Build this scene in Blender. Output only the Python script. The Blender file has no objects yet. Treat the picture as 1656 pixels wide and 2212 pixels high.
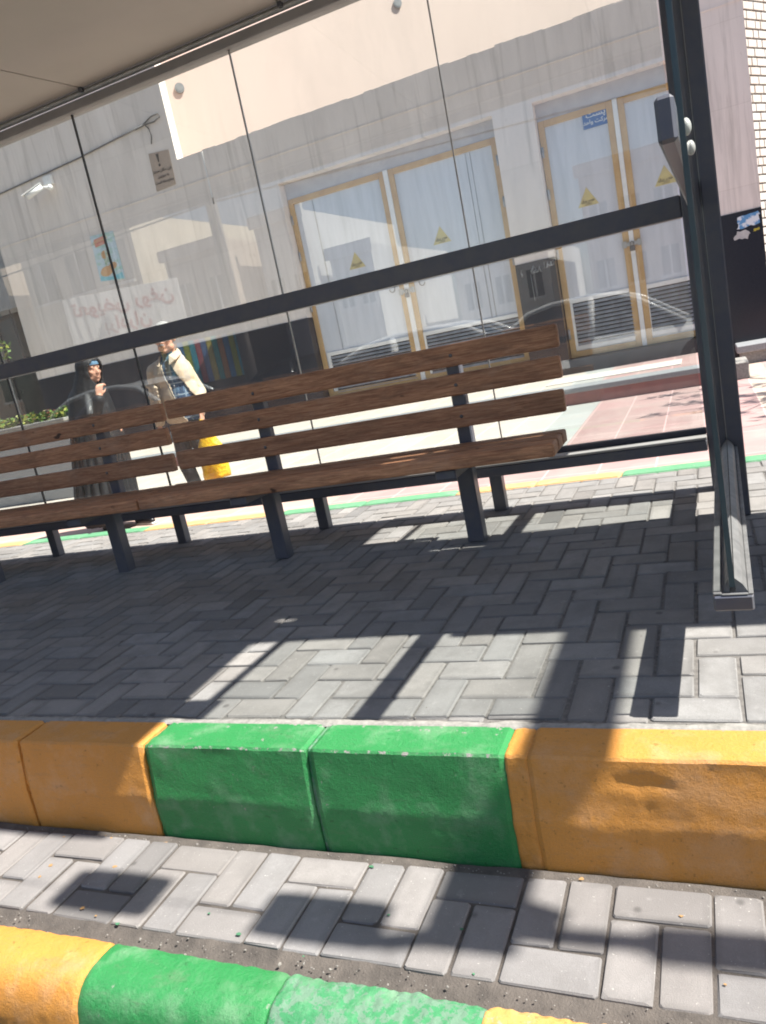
import bpy, bmesh, math, random
from mathutils import Vector, Matrix, Quaternion
from math import sin, cos, pi, radians

random.seed(11)
S = bpy.context.scene
COL = S.collection

# ------------------------------------------------------------------ camera, light, exposure
CAM_ROT = ((0.90943146, 0.36540447, -0.19852958),      # camera right in the world
           (-0.09957831, -0.27216402, -0.95708459),    # camera down
           (-0.40375559, 0.89017207, -0.21112817))     # camera forward
cd = bpy.data.cameras.new('camera')
cd.sensor_fit = 'HORIZONTAL'; cd.sensor_width = 36.0; cd.lens = 36.0 * 1660 / 1656
cd.clip_start = 0.02; cd.clip_end = 2000
cam = bpy.data.objects.new('camera', cd); COL.objects.link(cam)
r_, d_, f_ = (Vector(v) for v in CAM_ROT)
m3 = Matrix((r_, -d_, -f_)).transposed()
cam.matrix_world = Matrix.Translation((0, 0, 0.95)) @ m3.to_4x4()
S.camera = cam

SUN = Vector((0.72, 0.028, 1.0)).normalized()          # towards the sun
elev = math.asin(SUN.z); azim = math.atan2(SUN.x, SUN.y)
W = bpy.data.worlds.new('World'); S.world = W; W.use_nodes = True
wn = W.node_tree.nodes; wl = W.node_tree.links
sky = wn.new('ShaderNodeTexSky'); sky.sky_type = 'NISHITA'; sky.sun_disc = False
sky.sun_elevation = elev; sky.sun_rotation = azim
sky.dust_density = 1.4
wl.new(sky.outputs[0], wn['Background'].inputs[0])
wn['Background'].inputs[1].default_value = 0.07
sl = bpy.data.lights.new('sun', 'SUN'); sl.energy = 5.0; sl.angle = radians(0.53); sl.color = (1.0, 0.95, 0.87)
so = bpy.data.objects.new('sun', sl); COL.objects.link(so)
so.rotation_mode = 'QUATERNION'; so.rotation_quaternion = SUN.to_track_quat('Z', 'Y')
so.location = (6, -2, 9)
S.view_settings.view_transform = 'Standard'; S.view_settings.look = 'None'
S.view_settings.gamma = 1; S.view_settings.exposure = 1.35
S.cycles.transparent_max_bounces = 24
S.cycles.max_bounces = 10; S.cycles.diffuse_bounces = 5; S.cycles.glossy_bounces = 5
S.cycles.sample_clamp_indirect = 8
S.cycles.filter_width = 1.9

ZP = 0.0        # shelter platform
ZL = -0.25      # pavement beyond it
ZS = -0.27      # paver strip in front of the kerb
ZR = -0.47      # road

# ------------------------------------------------------------------ materials
def nodes_of(name):
    m = bpy.data.materials.new(name); m.use_nodes = True
    n = m.node_tree.nodes; l = m.node_tree.links
    return m, n, l, n['Principled BSDF']

def C4(c): return (c[0], c[1], c[2], 1.0)

def noise(n, l, scale, detail=6, rough=.6, stretch=(1, 1, 1), dist=0.0):
    g = n.new('ShaderNodeNewGeometry')
    mp = n.new('ShaderNodeMapping'); mp.inputs['Scale'].default_value = stretch
    l.new(g.outputs['Position'], mp.inputs['Vector'])
    t = n.new('ShaderNodeTexNoise'); t.inputs['Scale'].default_value = scale
    t.inputs['Detail'].default_value = detail; t.inputs['Roughness'].default_value = rough
    t.inputs['Distortion'].default_value = dist
    l.new(mp.outputs[0], t.inputs['Vector'])
    return t.outputs['Fac']

def ramp(n, l, fac, a, b, ca=(0, 0, 0), cb=(1, 1, 1)):
    r = n.new('ShaderNodeValToRGB')
    r.color_ramp.elements[0].position = a; r.color_ramp.elements[0].color = C4(ca)
    r.color_ramp.elements[1].position = b; r.color_ramp.elements[1].color = C4(cb)
    l.new(fac, r.inputs[0]); return r.outputs[0]

def mix(n, l, fac, a, b, blend='MIX'):
    x = n.new('ShaderNodeMix'); x.data_type = 'RGBA'; x.blend_type = blend
    for s, v in ((0, fac), (6, a), (7, b)):
        if hasattr(v, 'links'): l.new(v, x.inputs[s])
        elif s == 0: x.inputs[0].default_value = v
        else: x.inputs[s].default_value = C4(v)
    return x.outputs[2]

def bumpn(n, l, p, fac, strength=.3, dist=.01):
    b = n.new('ShaderNodeBump'); b.inputs['Strength'].default_value = strength
    b.inputs['Distance'].default_value = dist
    l.new(fac, b.inputs['Height']); l.new(b.outputs[0], p.inputs['Normal'])
    return b

def mat(name, c, c2=None, rough=.6, metal=0., scale=6., lo=.35, hi=.7, bump=0., bscale=120., bdist=.004,
        stretch=(1, 1, 1), spec=.4):
    m, n, l, p = nodes_of(name)
    c2 = c2 or tuple(x * .75 for x in c)
    l.new(ramp(n, l, noise(n, l, scale, stretch=stretch), lo, hi, c, c2), p.inputs['Base Color'])
    p.inputs['Roughness'].default_value = rough; p.inputs['Metallic'].default_value = metal
    p.inputs['Specular IOR Level'].default_value = spec
    if bump: bumpn(n, l, p, noise(n, l, bscale, 4), bump, bdist)
    return m

def paver_mat(name, base, dirt, contrast=1.0):
    m, n, l, p = nodes_of(name)
    a = n.new('ShaderNodeVertexColor'); a.layer_name = 'tint'
    c = mix(n, l, 1.0, base, a.outputs[0], 'MULTIPLY')
    c = mix(n, l, ramp(n, l, noise(n, l, 7, 8, .7), .45, .75, (0, 0, 0), (.55, .55, .55)), c, dirt)
    gr = noise(n, l, 420, 3, .7)
    c = mix(n, l, ramp(n, l, gr, .35, .65, (.35, .35, .35), (0, 0, 0)), c, dirt)
    c = mix(n, l, ramp(n, l, noise(n, l, 150, 2), .70, .74, (0, 0, 0), (.5, .5, .5)), c, (.55, .54, .5))
    st = ramp(n, l, noise(n, l, 1.7, 8, .72, dist=.6), .50, .74, (0, 0, 0), (.5, .5, .5))
    c = mix(n, l, st, c, tuple(x * .95 for x in dirt))
    g = n.new('ShaderNodeNewGeometry'); vo = n.new('ShaderNodeTexVoronoi'); vo.inputs['Scale'].default_value = 6.5
    l.new(g.outputs['Position'], vo.inputs['Vector'])
    c = mix(n, l, ramp(n, l, vo.outputs['Distance'], .05, .085, (.55, .55, .55), (0, 0, 0)), c, (.055, .052, .05))
    c = mix(n, l, ramp(n, l, noise(n, l, 26, 6, .7), .60, .72, (0, 0, 0), (.4, .4, .4)), c, tuple(x * 1.35 for x in base))
    l.new(c, p.inputs['Base Color']); p.inputs['Roughness'].default_value = .85
    p.inputs['Specular IOR Level'].default_value = .25
    bumpn(n, l, p, gr, .5, .003)
    return m

def paint_mat(name, paint, under=(.25, .245, .225), wear=.66, rough=.42, rub=.55, edge=0.):
    """thick kerb paint, rubbed thin in places and chipped through to the concrete"""
    m, n, l, p = nodes_of(name)
    soft = noise(n, l, 9, 8, .65)
    thin = mix(n, l, ramp(n, l, soft, .5, .78, (0, 0, 0), (rub, rub, rub)), paint,
               tuple(.55 * a + .45 * b for a, b in zip(paint, (.62, .60, .56))))
    dark = mix(n, l, ramp(n, l, noise(n, l, 4, 5), .35, .62, (.35, .35, .35), (0, 0, 0)), thin,
               tuple(x * .72 for x in paint))
    cn = noise(n, l, 38, 7, .72)
    if edge:                                   # more chipped along the back edge, where feet step on it
        g = n.new('ShaderNodeNewGeometry'); sx = n.new('ShaderNodeSeparateXYZ'); l.new(g.outputs['Position'], sx.inputs[0])
        mr = n.new('ShaderNodeMapRange'); mr.inputs['From Min'].default_value = 1.575; mr.inputs['From Max'].default_value = 1.624; mr.inputs['To Max'].default_value = edge
        l.new(sx.outputs[1], mr.inputs['Value']); ad = n.new('ShaderNodeMath'); ad.operation = 'ADD'; l.new(cn, ad.inputs[0]); l.new(mr.outputs[0], ad.inputs[1]); cn = ad.outputs[0]
        m4 = n.new('ShaderNodeMapRange'); m4.inputs['From Min'].default_value = -.009; m4.inputs['From Max'].default_value = -.003; m4.inputs['To Max'].default_value = edge * 1.3
        l.new(sx.outputs[2], m4.inputs['Value'])
        m5 = n.new('ShaderNodeMapRange'); m5.inputs['From Min'].default_value = 1.503; m5.inputs['From Max'].default_value = 1.499
        l.new(sx.outputs[1], m5.inputs['Value'])
        a5 = n.new('ShaderNodeMath'); a5.operation = 'MULTIPLY_ADD'; l.new(m4.outputs[0], a5.inputs[0]); l.new(m5.outputs[0], a5.inputs[1]); l.new(cn, a5.inputs[2]); cn = a5.outputs[0]
    chips = ramp(n, l, cn, wear, wear + .025)
    dust = mix(n, l, ramp(n, l, noise(n, l, 230, 4, .75), .50, .66, (0, 0, 0), (.38, .38, .38)), dark, tuple(.5 * x + .06 for x in paint))
    dust = mix(n, l, ramp(n, l, noise(n, l, 5, 7, .75, (1.4, 3, 9)), .56, .74, (0, 0, 0), (.35, .35, .35)), dust, (.16, .145, .125))
    dust = mix(n, l, ramp(n, l, noise(n, l, 62, 3, .6), .66, .70, (0, 0, 0), (.5, .5, .5)), dust, tuple(x * .35 for x in paint))
    l.new(mix(n, l, chips, dust, under), p.inputs['Base Color'])
    p.inputs['Roughness'].default_value = rough + .12
    b = bumpn(n, l, p, noise(n, l, 105, 6, .75), .8, .0045)
    return m

def wood_mat(name, a, b, dark):
    m, n, l, p = nodes_of(name)
    g1 = noise(n, l, 6, 8, .7, (1.2, 22, 22), .8)
    g2 = noise(n, l, 5, 7, .7, (.9, 4, 4), .6)
    c = mix(n, l, ramp(n, l, g1, .38, .66), a, b)
    c = mix(n, l, ramp(n, l, g2, .45, .75, (0, 0, 0), (.75, .75, .75)), c, dark)
    knots = ramp(n, l, noise(n, l, 9, 2, .5, (1, 2.2, 2.2)), .70, .76)
    c = mix(n, l, knots, c, tuple(x * .55 for x in dark))
    oi = n.new('ShaderNodeObjectInfo'); c = mix(n, l, 1.0, c, ramp(n, l, oi.outputs['Random'], 0, 1, (.82, .84, .88), (1.38, 1.28, 1.18)), 'MULTIPLY')
    wn_ = ramp(n, l, noise(n, l, 3.1, 7, .75, (1, 1.5, 1.5)), .54, .74, (0, 0, 0), (.45, .45, .45)); c = mix(n, l, wn_, c, (.42, .30, .22))
    l.new(c, p.inputs['Base Color']); p.inputs['Roughness'].default_value = .55
    p.inputs['Specular IOR Level'].default_value = .35
    bumpn(n, l, p, g1, .35, .004)
    return m

def stone_mat(name, a, b, stain, streak=True):
    m, n, l, p = nodes_of(name)
    c = mix(n, l, ramp(n, l, noise(n, l, 1.6, 6, .65, (1.6, 1, .35)), .35, .68), a, b)
    if streak:
        s = noise(n, l, 3.2, 7, .68, (3.0, 1, .16), .3)
        c = mix(n, l, ramp(n, l, s, .52, .76, (0, 0, 0), (.75, .75, .75)), c, stain)
        d = noise(n, l, 11, 6, .7, (1, 1, .5))
        c = mix(n, l, ramp(n, l, d, .66, .74, (0, 0, 0), (.5, .5, .5)), c, tuple(x * .6 for x in stain))
    # slab joints
    g = n.new('ShaderNodeNewGeometry'); mp = n.new('ShaderNodeMapping')
    mp.inputs['Rotation'].default_value = (radians(90), 0, 0)
    l.new(g.outputs['Position'], mp.inputs['Vector'])
    br = n.new('ShaderNodeTexBrick'); br.offset = 0.0
    br.inputs['Color1'].default_value = (1, 1, 1, 1); br.inputs['Color2'].default_value = (.94, .94, .945, 1)
    br.inputs['Mortar'].default_value = (.86, .85, .84, 1); br.inputs['Scale'].default_value = 1
    br.inputs['Mortar Size'].default_value = .006; br.inputs['Brick Width'].default_value = .85
    br.inputs['Row Height'].default_value = .98; br.inputs['Mortar Smooth'].default_value = .6
    l.new(mp.outputs[0], br.inputs['Vector'])
    c = mix(n, l, 1.0, c, br.outputs[0], 'MULTIPLY')
    l.new(c, p.inputs['Base Color']); p.inputs['Roughness'].default_value = .7
    return m

def glass_mat(name, f0=.085, tint=(.93, .965, .955), d0=.02, d1=.10):
    m, n, l, p = nodes_of(name); n.remove(p)
    out = n['Material Output']
    g = n.new('ShaderNodeNewGeometry')
    d = n.new('ShaderNodeVectorMath'); d.operation = 'DOT_PRODUCT'
    l.new(g.outputs['Incoming'], d.inputs[0]); l.new(g.outputs['Normal'], d.inputs[1])
    ab = n.new('ShaderNodeMath'); ab.operation = 'ABSOLUTE'; l.new(d.outputs['Value'], ab.inputs[0])
    om = n.new('ShaderNodeMath'); om.operation = 'SUBTRACT'; om.inputs[0].default_value = 1; l.new(ab.outputs[0], om.inputs[1])
    pw = n.new('ShaderNodeMath'); pw.operation = 'POWER'; l.new(om.outputs[0], pw.inputs[0]); pw.inputs[1].default_value = 5
    mu = n.new('ShaderNodeMath'); mu.operation = 'MULTIPLY_ADD'; l.new(pw.outputs[0], mu.inputs[0])
    mu.inputs[1].default_value = 1 - f0; mu.inputs[2].default_value = f0
    t = n.new('ShaderNodeBsdfTransparent'); t.inputs[0].default_value = C4(tint)
    gl = n.new('ShaderNodeBsdfGlossy'); gl.inputs['Roughness'].default_value = .012
    mx = n.new('ShaderNodeMixShader'); l.new(mu.outputs[0], mx.inputs[0]); l.new(t.outputs[0], mx.inputs[1]); l.new(gl.outputs[0], mx.inputs[2])
    # a film of dust and wiped streaks
    df = n.new('ShaderNodeBsdfDiffuse'); df.inputs[0].default_value = (.62, .6, .58, 1)
    tr = n.new('ShaderNodeBsdfTranslucent'); tr.inputs[0].default_value = (.62, .6, .58, 1)
    dd = n.new('ShaderNodeMixShader'); dd.inputs[0].default_value = .5
    l.new(df.outputs[0], dd.inputs[1]); l.new(tr.outputs[0], dd.inputs[2])
    dust = ramp(n, l, noise(n, l, 2.2, 8, .7, (1.5, 1.5, .35), .5), .42, .85, (d0, d0, d0), (d1, d1, d1))
    m2 = n.new('ShaderNodeMixShader'); l.new(dust, m2.inputs[0]); l.new(mx.outputs[0], m2.inputs[1]); l.new(dd.outputs[0], m2.inputs[2])
    l.new(m2.outputs[0], out.inputs[0])
    return m

MT = {}
MT['paver'] = paver_mat('paver_concrete', (.252, .246, .238), (.12, .115, .11))
MT['paver_low'] = paver_mat('paver_concrete_strip', (.245, .235, .231), (.145, .137, .133))
MT['joint'] = mat('joint_sand', (.165, .157, .147), (.085, .081, .077), .95, scale=60, bump=.4)
MT['dirt'] = mat('gutter_dirt', (.115, .10, .088), (.06, .053, .048), .95, scale=18, bump=.8, bscale=220)
MT['green'] = paint_mat('green_kerb_paint', (.020, .215, .056), edge=.10)
MT['orange'] = paint_mat('orange_kerb_paint', (.59, .262, .048), wear=.70, rub=.55, edge=.06)
MT['rough_green'] = paint_mat('broken_green_kerb', (.04, .23, .09), (.12, .225, .15), .50, .7, .8)
MT['rough_orange'] = paint_mat('broken_orange_kerb', (.62, .33, .09), (.40, .31, .21), .60, .6, .7)
MT['mortar'] = mat('kerb_mortar', (.30, .29, .27), (.18, .175, .16), .9, scale=40, bump=.6)
MT['metal'] = mat('dark_blue_grey_paint', (.080, .087, .115), (.105, .107, .118), .34, scale=14, bump=.08, bscale=90)
MT['metal_grey'] = mat('grey_painted_steel', (.12, .125, .135), (.085, .088, .098), .45, scale=9, bump=.05)
MT['steel_worn'] = mat('worn_grey_steel', (.17, .172, .17), (.10, .102, .104), .5, .1, scale=25)
MT['trim'] = mat('grey_roof_trim', (.33, .32, .315), (.27, .265, .26), .5, scale=5)
MT['green_faded'] = paint_mat('faded_green_kerb_paint', (.11, .32, .165), wear=.62, rub=.8)
MT['orange_faded'] = paint_mat('faded_orange_kerb_paint', (.62, .36, .15), wear=.62, rub=.8)
MT['alu'] = mat('bare_aluminium', (.48, .48, .46), (.36, .36, .35), .38, .6, scale=20)
MT['wood'] = wood_mat('brown_stained_wood', (.25, .115, .062), (.50, .285, .165), (.085, .046, .031))
MT['bolt'] = mat('steel_bolt', (.16, .16, .165), None, .35, .8)
MT['glass'] = glass_mat('shelter_glass')
MT['glass_end'] = glass_mat('end_pane_glass', .045, (.955, .975, .97), .008, .04)
MT['seal'] = mat('black_silicone', (.05, .05, .052), None, .6)
MT['seal2'] = mat('grey_silicone', (.28, .27, .26), None, .6)
MT['soffit'] = mat('cream_roof_panel', (.52, .475, .42), (.48, .44, .39), .55, scale=2)
MT['stone'] = stone_mat('travertine_cladding', (.80, .725, .665), (.69, .625, .575), (.42, .375, .335))
MT['granite'] = mat('black_granite', (.014, .017, .026), (.03, .033, .043), .16, scale=160, bump=.02)
MT['granite_grey'] = mat('grey_granite', (.30, .31, .32), (.2, .21, .22), .5, scale=60)
MT['redstone'] = mat('red_stone_riser', (.30, .13, .115), (.22, .1, .095), .6, scale=5)
MT['peach'] = mat('peach_plaster', (.70, .56, .495), (.685, .545, .48), .85, scale=.6)
MT['white'] = mat('white_paint', (.78, .78, .77), (.7, .7, .69), .5, scale=9)
MT['door'] = mat('pale_grey_door_paint', (.60, .63, .685), (.49, .52, .57), .45, scale=4, stretch=(3, 1, .22), lo=.42, hi=.78)
MT['ochre'] = mat('ochre_door_frame', (.56, .375, .17), (.47, .29, .12), .5, scale=5)
MT['louvre'] = mat('louvre_metal', (.40, .41, .42), (.24, .24, .25), .5, scale=7)
MT['dark'] = mat('dark_interior', (.010, .010, .011), None, .8)
MT['shopglass'] = mat('dark_shop_glass', (.012, .014, .016), (.03, .03, .03), .06, scale=2)
MT['skin'] = mat('skin', (.55, .30, .21), (.50, .25, .17), .5, scale=25)
MT['hair_grey'] = mat('grey_hair', (.33, .32, .31), (.2, .195, .19), .7, scale=80)
MT['jacket'] = mat('beige_jacket_cloth', (.53, .43, .32), (.46, .37, .27), .85, scale=9, bump=.3, bscale=45, bdist=.012)
MT['trousers'] = mat('dark_grey_trousers', (.065, .066, .075), (.045, .045, .05), .85, scale=12, bump=.3, bscale=30, bdist=.012)
MT['chador'] = mat('black_chador_cloth', (.007, .007, .009), (.013, .013, .016), .6, scale=7, bump=.5, bscale=14, bdist=.02)
MT['shoe'] = mat('black_shoe', (.012, .012, .014), None, .35)
MT['sole'] = mat('pale_sole', (.5, .5, .48), None, .6)
MT['cap'] = mat('blue_headscarf', (.07, .16, .27), (.1, .2, .3), .7, scale=20)
MT['bag'] = mat('yellow_plastic_bag', (.86, .56, .02), (.75, .33, .02), .35, scale=7, bump=.9, bscale=16, bdist=.03)
MT['leaf'] = mat('leaf_green', (.09, .17, .025), (.04, .09, .015), .5, scale=14)
MT['leaf2'] = mat('yellow_leaf', (.24, .24, .035), (.10, .15, .02), .5, scale=14)
MT['petal'] = mat('pink_petal', (.55, .12, .10), (.7, .3, .12), .6, scale=40)
MT['petal2'] = mat('white_petal', (.75, .72, .6), None, .6)
MT['bark'] = mat('bark', (.12, .09, .065), (.06, .045, .035), .9, scale=20, bump=.8, bscale=30)
MT['asphalt'] = mat('asphalt', (.055, .055, .056), (.035, .035, .036), .9, scale=30, bump=.5, bscale=300)
MT['earth'] = mat('earth', (.16, .14, .11), (.1, .09, .07), .95, scale=2)

# ------------------------------------------------------------------ building helpers
class MB:
    def __init__(s): s.bm = bmesh.new(); s.mi = 0
    def face(s, pts):
        f = s.bm.faces.new([s.bm.verts.new(p) for p in pts]); f.material_index = s.mi; return f
    def box(s, x0, x1, y0, y1, z0, z1, bev=0, seg=1):
        vs = [s.bm.verts.new((x, y, z)) for z in (z0, z1) for y in (y0, y1) for x in (x0, x1)]
        fs = [s.bm.faces.new([vs[i] for i in q]) for q in
              ((0, 2, 3, 1), (4, 5, 7, 6), (0, 1, 5, 4), (2, 6, 7, 3), (0, 4, 6, 2), (1, 3, 7, 5))]
        for f in fs: f.material_index = s.mi
        if bev:
            es = list({e for f in fs for e in f.edges})
            bmesh.ops.bevel(s.bm, geom=es, offset=bev, segments=seg, affect='EDGES', profile=.6)
        return s
    def obox(s, c, ax, ay, az, hx, hy, hz, bev=0):
        b = MB(); b.box(-hx, hx, -hy, hy, -hz, hz, bev)
        R = Matrix((Vector(ax), Vector(ay), Vector(az))).transposed().to_4x4()
        s.add(b, Matrix.Translation(c) @ R); return s
    def add(s, other, M):
        me = bpy.data.meshes.new('t'); other.bm.to_mesh(me); me.transform(M)
        k = len(s.bm.faces); s.bm.from_mesh(me); bpy.data.meshes.remove(me)
        s.bm.faces.ensure_lookup_table()
        for f in s.bm.faces[k:]: f.material_index = s.mi
        return s
    def tube(s, pts, r, n=8, r1=None, cap=True):
        pts = [Vector(p) for p in pts]; r1 = r if r1 is None else r1
        rings = []; up = Vector((0, 0, 1))
        for i, p in enumerate(pts):
            t = (pts[min(i + 1, len(pts) - 1)] - pts[max(i - 1, 0)]).normalized()
            a = t.cross(up)
            if a.length < .05: a = t.cross(Vector((1, 0, 0)))
            a.normalize(); b = t.cross(a)
            rr = r + (r1 - r) * i / max(1, len(pts) - 1)
            rings.append([s.bm.verts.new(p + a * cos(2 * pi * k / n) * rr + b * sin(2 * pi * k / n) * rr) for k in range(n)])
        for A, B in zip(rings, rings[1:]):
            for k in range(n):
                f = s.bm.faces.new((A[k], A[(k + 1) % n], B[(k + 1) % n], B[k])); f.smooth = True; f.material_index = s.mi
        if cap:
            for R in (rings[0], rings[-1]):
                f = s.bm.faces.new(R); f.material_index = s.mi
        return s
    def ball(s, c, r, u=14, v=9, M=None):
        if not hasattr(r, '__len__'): r = (r, r, r)
        mt = Matrix.Translation(c) @ (M or Matrix()) @ Matrix.Diagonal((*r, 1))
        k = len(s.bm.faces)
        bmesh.ops.create_uvsphere(s.bm, u_segments=u, v_segments=v, radius=1, matrix=mt)
        s.bm.faces.ensure_lookup_table()
        for f in s.bm.faces[k:]: f.smooth = True; f.material_index = s.mi
        return s
    def capsule(s, p0, p1, r0, r1, n=14):
        p0, p1 = Vector(p0), Vector(p1); t = (p1 - p0).normalized()
        a = t.cross(Vector((0, 0, 1)))
        if a.length < .05: a = t.cross(Vector((1, 0, 0)))
        a.normalize(); b = t.cross(a)
        prof = [(p0 - t * r0 * cos(k * pi / 10), r0 * sin(k * pi / 10)) for k in range(1, 6)] + \
               [(p1 + t * r1 * sin(k * pi / 10), r1 * cos(k * pi / 10)) for k in range(0, 5)]
        rings = [[s.bm.verts.new(c + a * cos(2 * pi * k / n) * r + b * sin(2 * pi * k / n) * r) for k in range(n)] for c, r in prof]
        for A, B in zip(rings, rings[1:]):
            for k in range(n): s.bm.faces.new((A[k], A[(k + 1) % n], B[(k + 1) % n], B[k]))
        s.bm.faces.new(rings[0]); s.bm.faces.new(rings[-1]); return s
    def build(s, name, m, parent=None, smooth=False):
        bmesh.ops.recalc_face_normals(s.bm, faces=s.bm.faces)
        me = bpy.data.meshes.new(name); s.bm.to_mesh(me); s.bm.free()
        for x in (m if isinstance(m, (list, tuple)) else [m]): me.materials.append(MT[x] if isinstance(x, str) else x)
        if smooth:
            for p in me.polygons: p.use_smooth = True
        return link(name, me, parent)

def link(name, me, parent=None):
    o = bpy.data.objects.new(name, me); COL.objects.link(o)
    if parent is not None: adopt(o, parent)
    return o

def adopt(o, parent):
    o.parent = parent
    w = Matrix(); q = parent
    while q is not None: w = q.matrix_basis @ w if q.parent is None else (q.matrix_parent_inverse @ q.matrix_basis) @ w; q = q.parent
    o.matrix_parent_inverse = w.inverted()

def tag(o, label=None, cat=None, group=None, kind=None):
    if label: o['label'] = label
    if cat: o['category'] = cat
    if group: o['group'] = group
    if kind: o['kind'] = kind
    return o

def thing(name, label, cat, loc=(0, 0, 0), group=None):
    o = bpy.data.objects.new(name, None); COL.objects.link(o); o.location = loc
    o.empty_display_size = .1
    return tag(o, label, cat, group)

def copy_tree(o, parent=None, shift=None):
    c = o.copy(); COL.objects.link(c)
    if parent is not None:
        inv = o.matrix_parent_inverse.copy(); c.parent = parent; c.matrix_parent_inverse = inv
    if shift is not None: c.location = Vector(o.location) + Vector(shift)
    for ch in list(o.children): copy_tree(ch, c)
    return c

def structure(name, mb, m, **k):
    return tag(mb.build(name, m, **k), kind='structure')

def text(name, body, size, c, xdir, zdir, m, parent=None, depth=.002, bold=0.0, xs=1.0):
    """lettering as a thin mesh, centred on c, reading along xdir with zdir up"""
    cu = bpy.data.curves.new('t', 'FONT'); cu.body = body; cu.size = size
    cu.align_x = 'CENTER'; cu.align_y = 'CENTER'; cu.extrude = depth; cu.offset = bold; cu.resolution_u = 3
    to = bpy.data.objects.new('t', cu); COL.objects.link(to)
    dg = bpy.context.evaluated_depsgraph_get()
    me = bpy.data.meshes.new_from_object(to.evaluated_get(dg)); me.name = name
    bpy.data.objects.remove(to); bpy.data.curves.remove(cu)
    x, z = Vector(xdir).normalized(), Vector(zdir).normalized(); y = x.cross(z)
    R = Matrix((x * xs, z, -y)).transposed().to_4x4()
    me.transform(Matrix.Translation(c) @ R)
    me.materials.clear(); me.materials.append(MT[m] if isinstance(m, str) else m)
    return link(name, me, parent)

# Persian letters: isolated, final, initial, medial presentation forms
AR = {'ا': 'FE8D FE8E - -', 'ب': 'FE8F FE90 FE91 FE92', 'پ': 'FB56 FB57 FB58 FB59', 'ت': 'FE95 FE96 FE97 FE98',
      'ج': 'FE9D FE9E FE9F FEA0', 'ح': 'FEA1 FEA2 FEA3 FEA4', 'خ': 'FEA5 FEA6 FEA7 FEA8', 'د': 'FEA9 FEAA - -',
      'ر': 'FEAD FEAE - -', 'ز': 'FEAF FEB0 - -', 'س': 'FEB1 FEB2 FEB3 FEB4', 'ش': 'FEB5 FEB6 FEB7 FEB8',
      'ط': 'FEC1 FEC2 FEC3 FEC4', 'ق': 'FED5 FED6 FED7 FED8', 'ک': 'FB8E FB8F FB90 FB91', 'گ': 'FB92 FB93 FB94 FB95',
      'م': 'FEE1 FEE2 FEE3 FEE4', 'ن': 'FEE5 FEE6 FEE7 FEE8', 'ه': 'FEE9 FEEA FEEB FEEC', 'و': 'FEED FEEE - -',
      'ی': 'FBFC FBFD FBFE FBFF', 'ف': 'FED1 FED2 FED3 FED4', 'ع': 'FEC9 FECA FECB FECC', 'غ': 'FECD FECE FECF FED0',
      'ض': 'FEBD FEBE FEBF FEC0', 'ل': 'FEDD FEDE FEDF FEE0'}
def fa(s):
    out = []
    for w in s.split(' '):
        g = []
        for i, ch in enumerate(w):
            f = AR[ch].split(); pj = i > 0 and AR[w[i - 1]].split()[2] != '-'; nj = i < len(w) - 1 and f[2] != '-'
            k = 3 if (pj and nj) else 1 if pj else 2 if nj else 0
            g.append(chr(int(f[k], 16)))
        out.append(''.join(reversed(g)))
    return ' '.join(reversed(out))

def remeshed(mb, voxel, smooth=2, name='m'):
    """fuse overlapping closed shapes into one continuous skin"""
    bmesh.ops.recalc_face_normals(mb.bm, faces=mb.bm.faces)
    me = bpy.data.meshes.new(name); mb.bm.to_mesh(me); mb.bm.free()
    o = bpy.data.objects.new(name, me); COL.objects.link(o)
    r = o.modifiers.new('r', 'REMESH'); r.mode = 'VOXEL'; r.voxel_size = voxel
    dg = bpy.context.evaluated_depsgraph_get()
    m2 = bpy.data.meshes.new_from_object(o.evaluated_get(dg)); bpy.data.objects.remove(o); bpy.data.meshes.remove(me)
    bm = bmesh.new(); bm.from_mesh(m2)
    for _ in range(smooth): bmesh.ops.smooth_vert(bm, verts=bm.verts, factor=.5, use_axis_x=True, use_axis_y=True, use_axis_z=True)
    for f in bm.faces: f.smooth = True
    x = MB(); x.bm.free(); x.bm = bm; bpy.data.meshes.remove(m2)
    return x

# ------------------------------------------------------------------ ground, pavement, kerbs
from mathutils import noise as mnoise
def sheet(name, x0, x1, y0, y1, z, m, th=.05):
    b = MB(); b.box(x0, x1, y0, y1, z - th, z); return structure(name, b, m)

sheet('ground', -400, 400, -400, 400, -.50, 'earth')
sheet('road', -120, 120, -9.2, .93, ZR, 'asphalt', .02)

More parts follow.
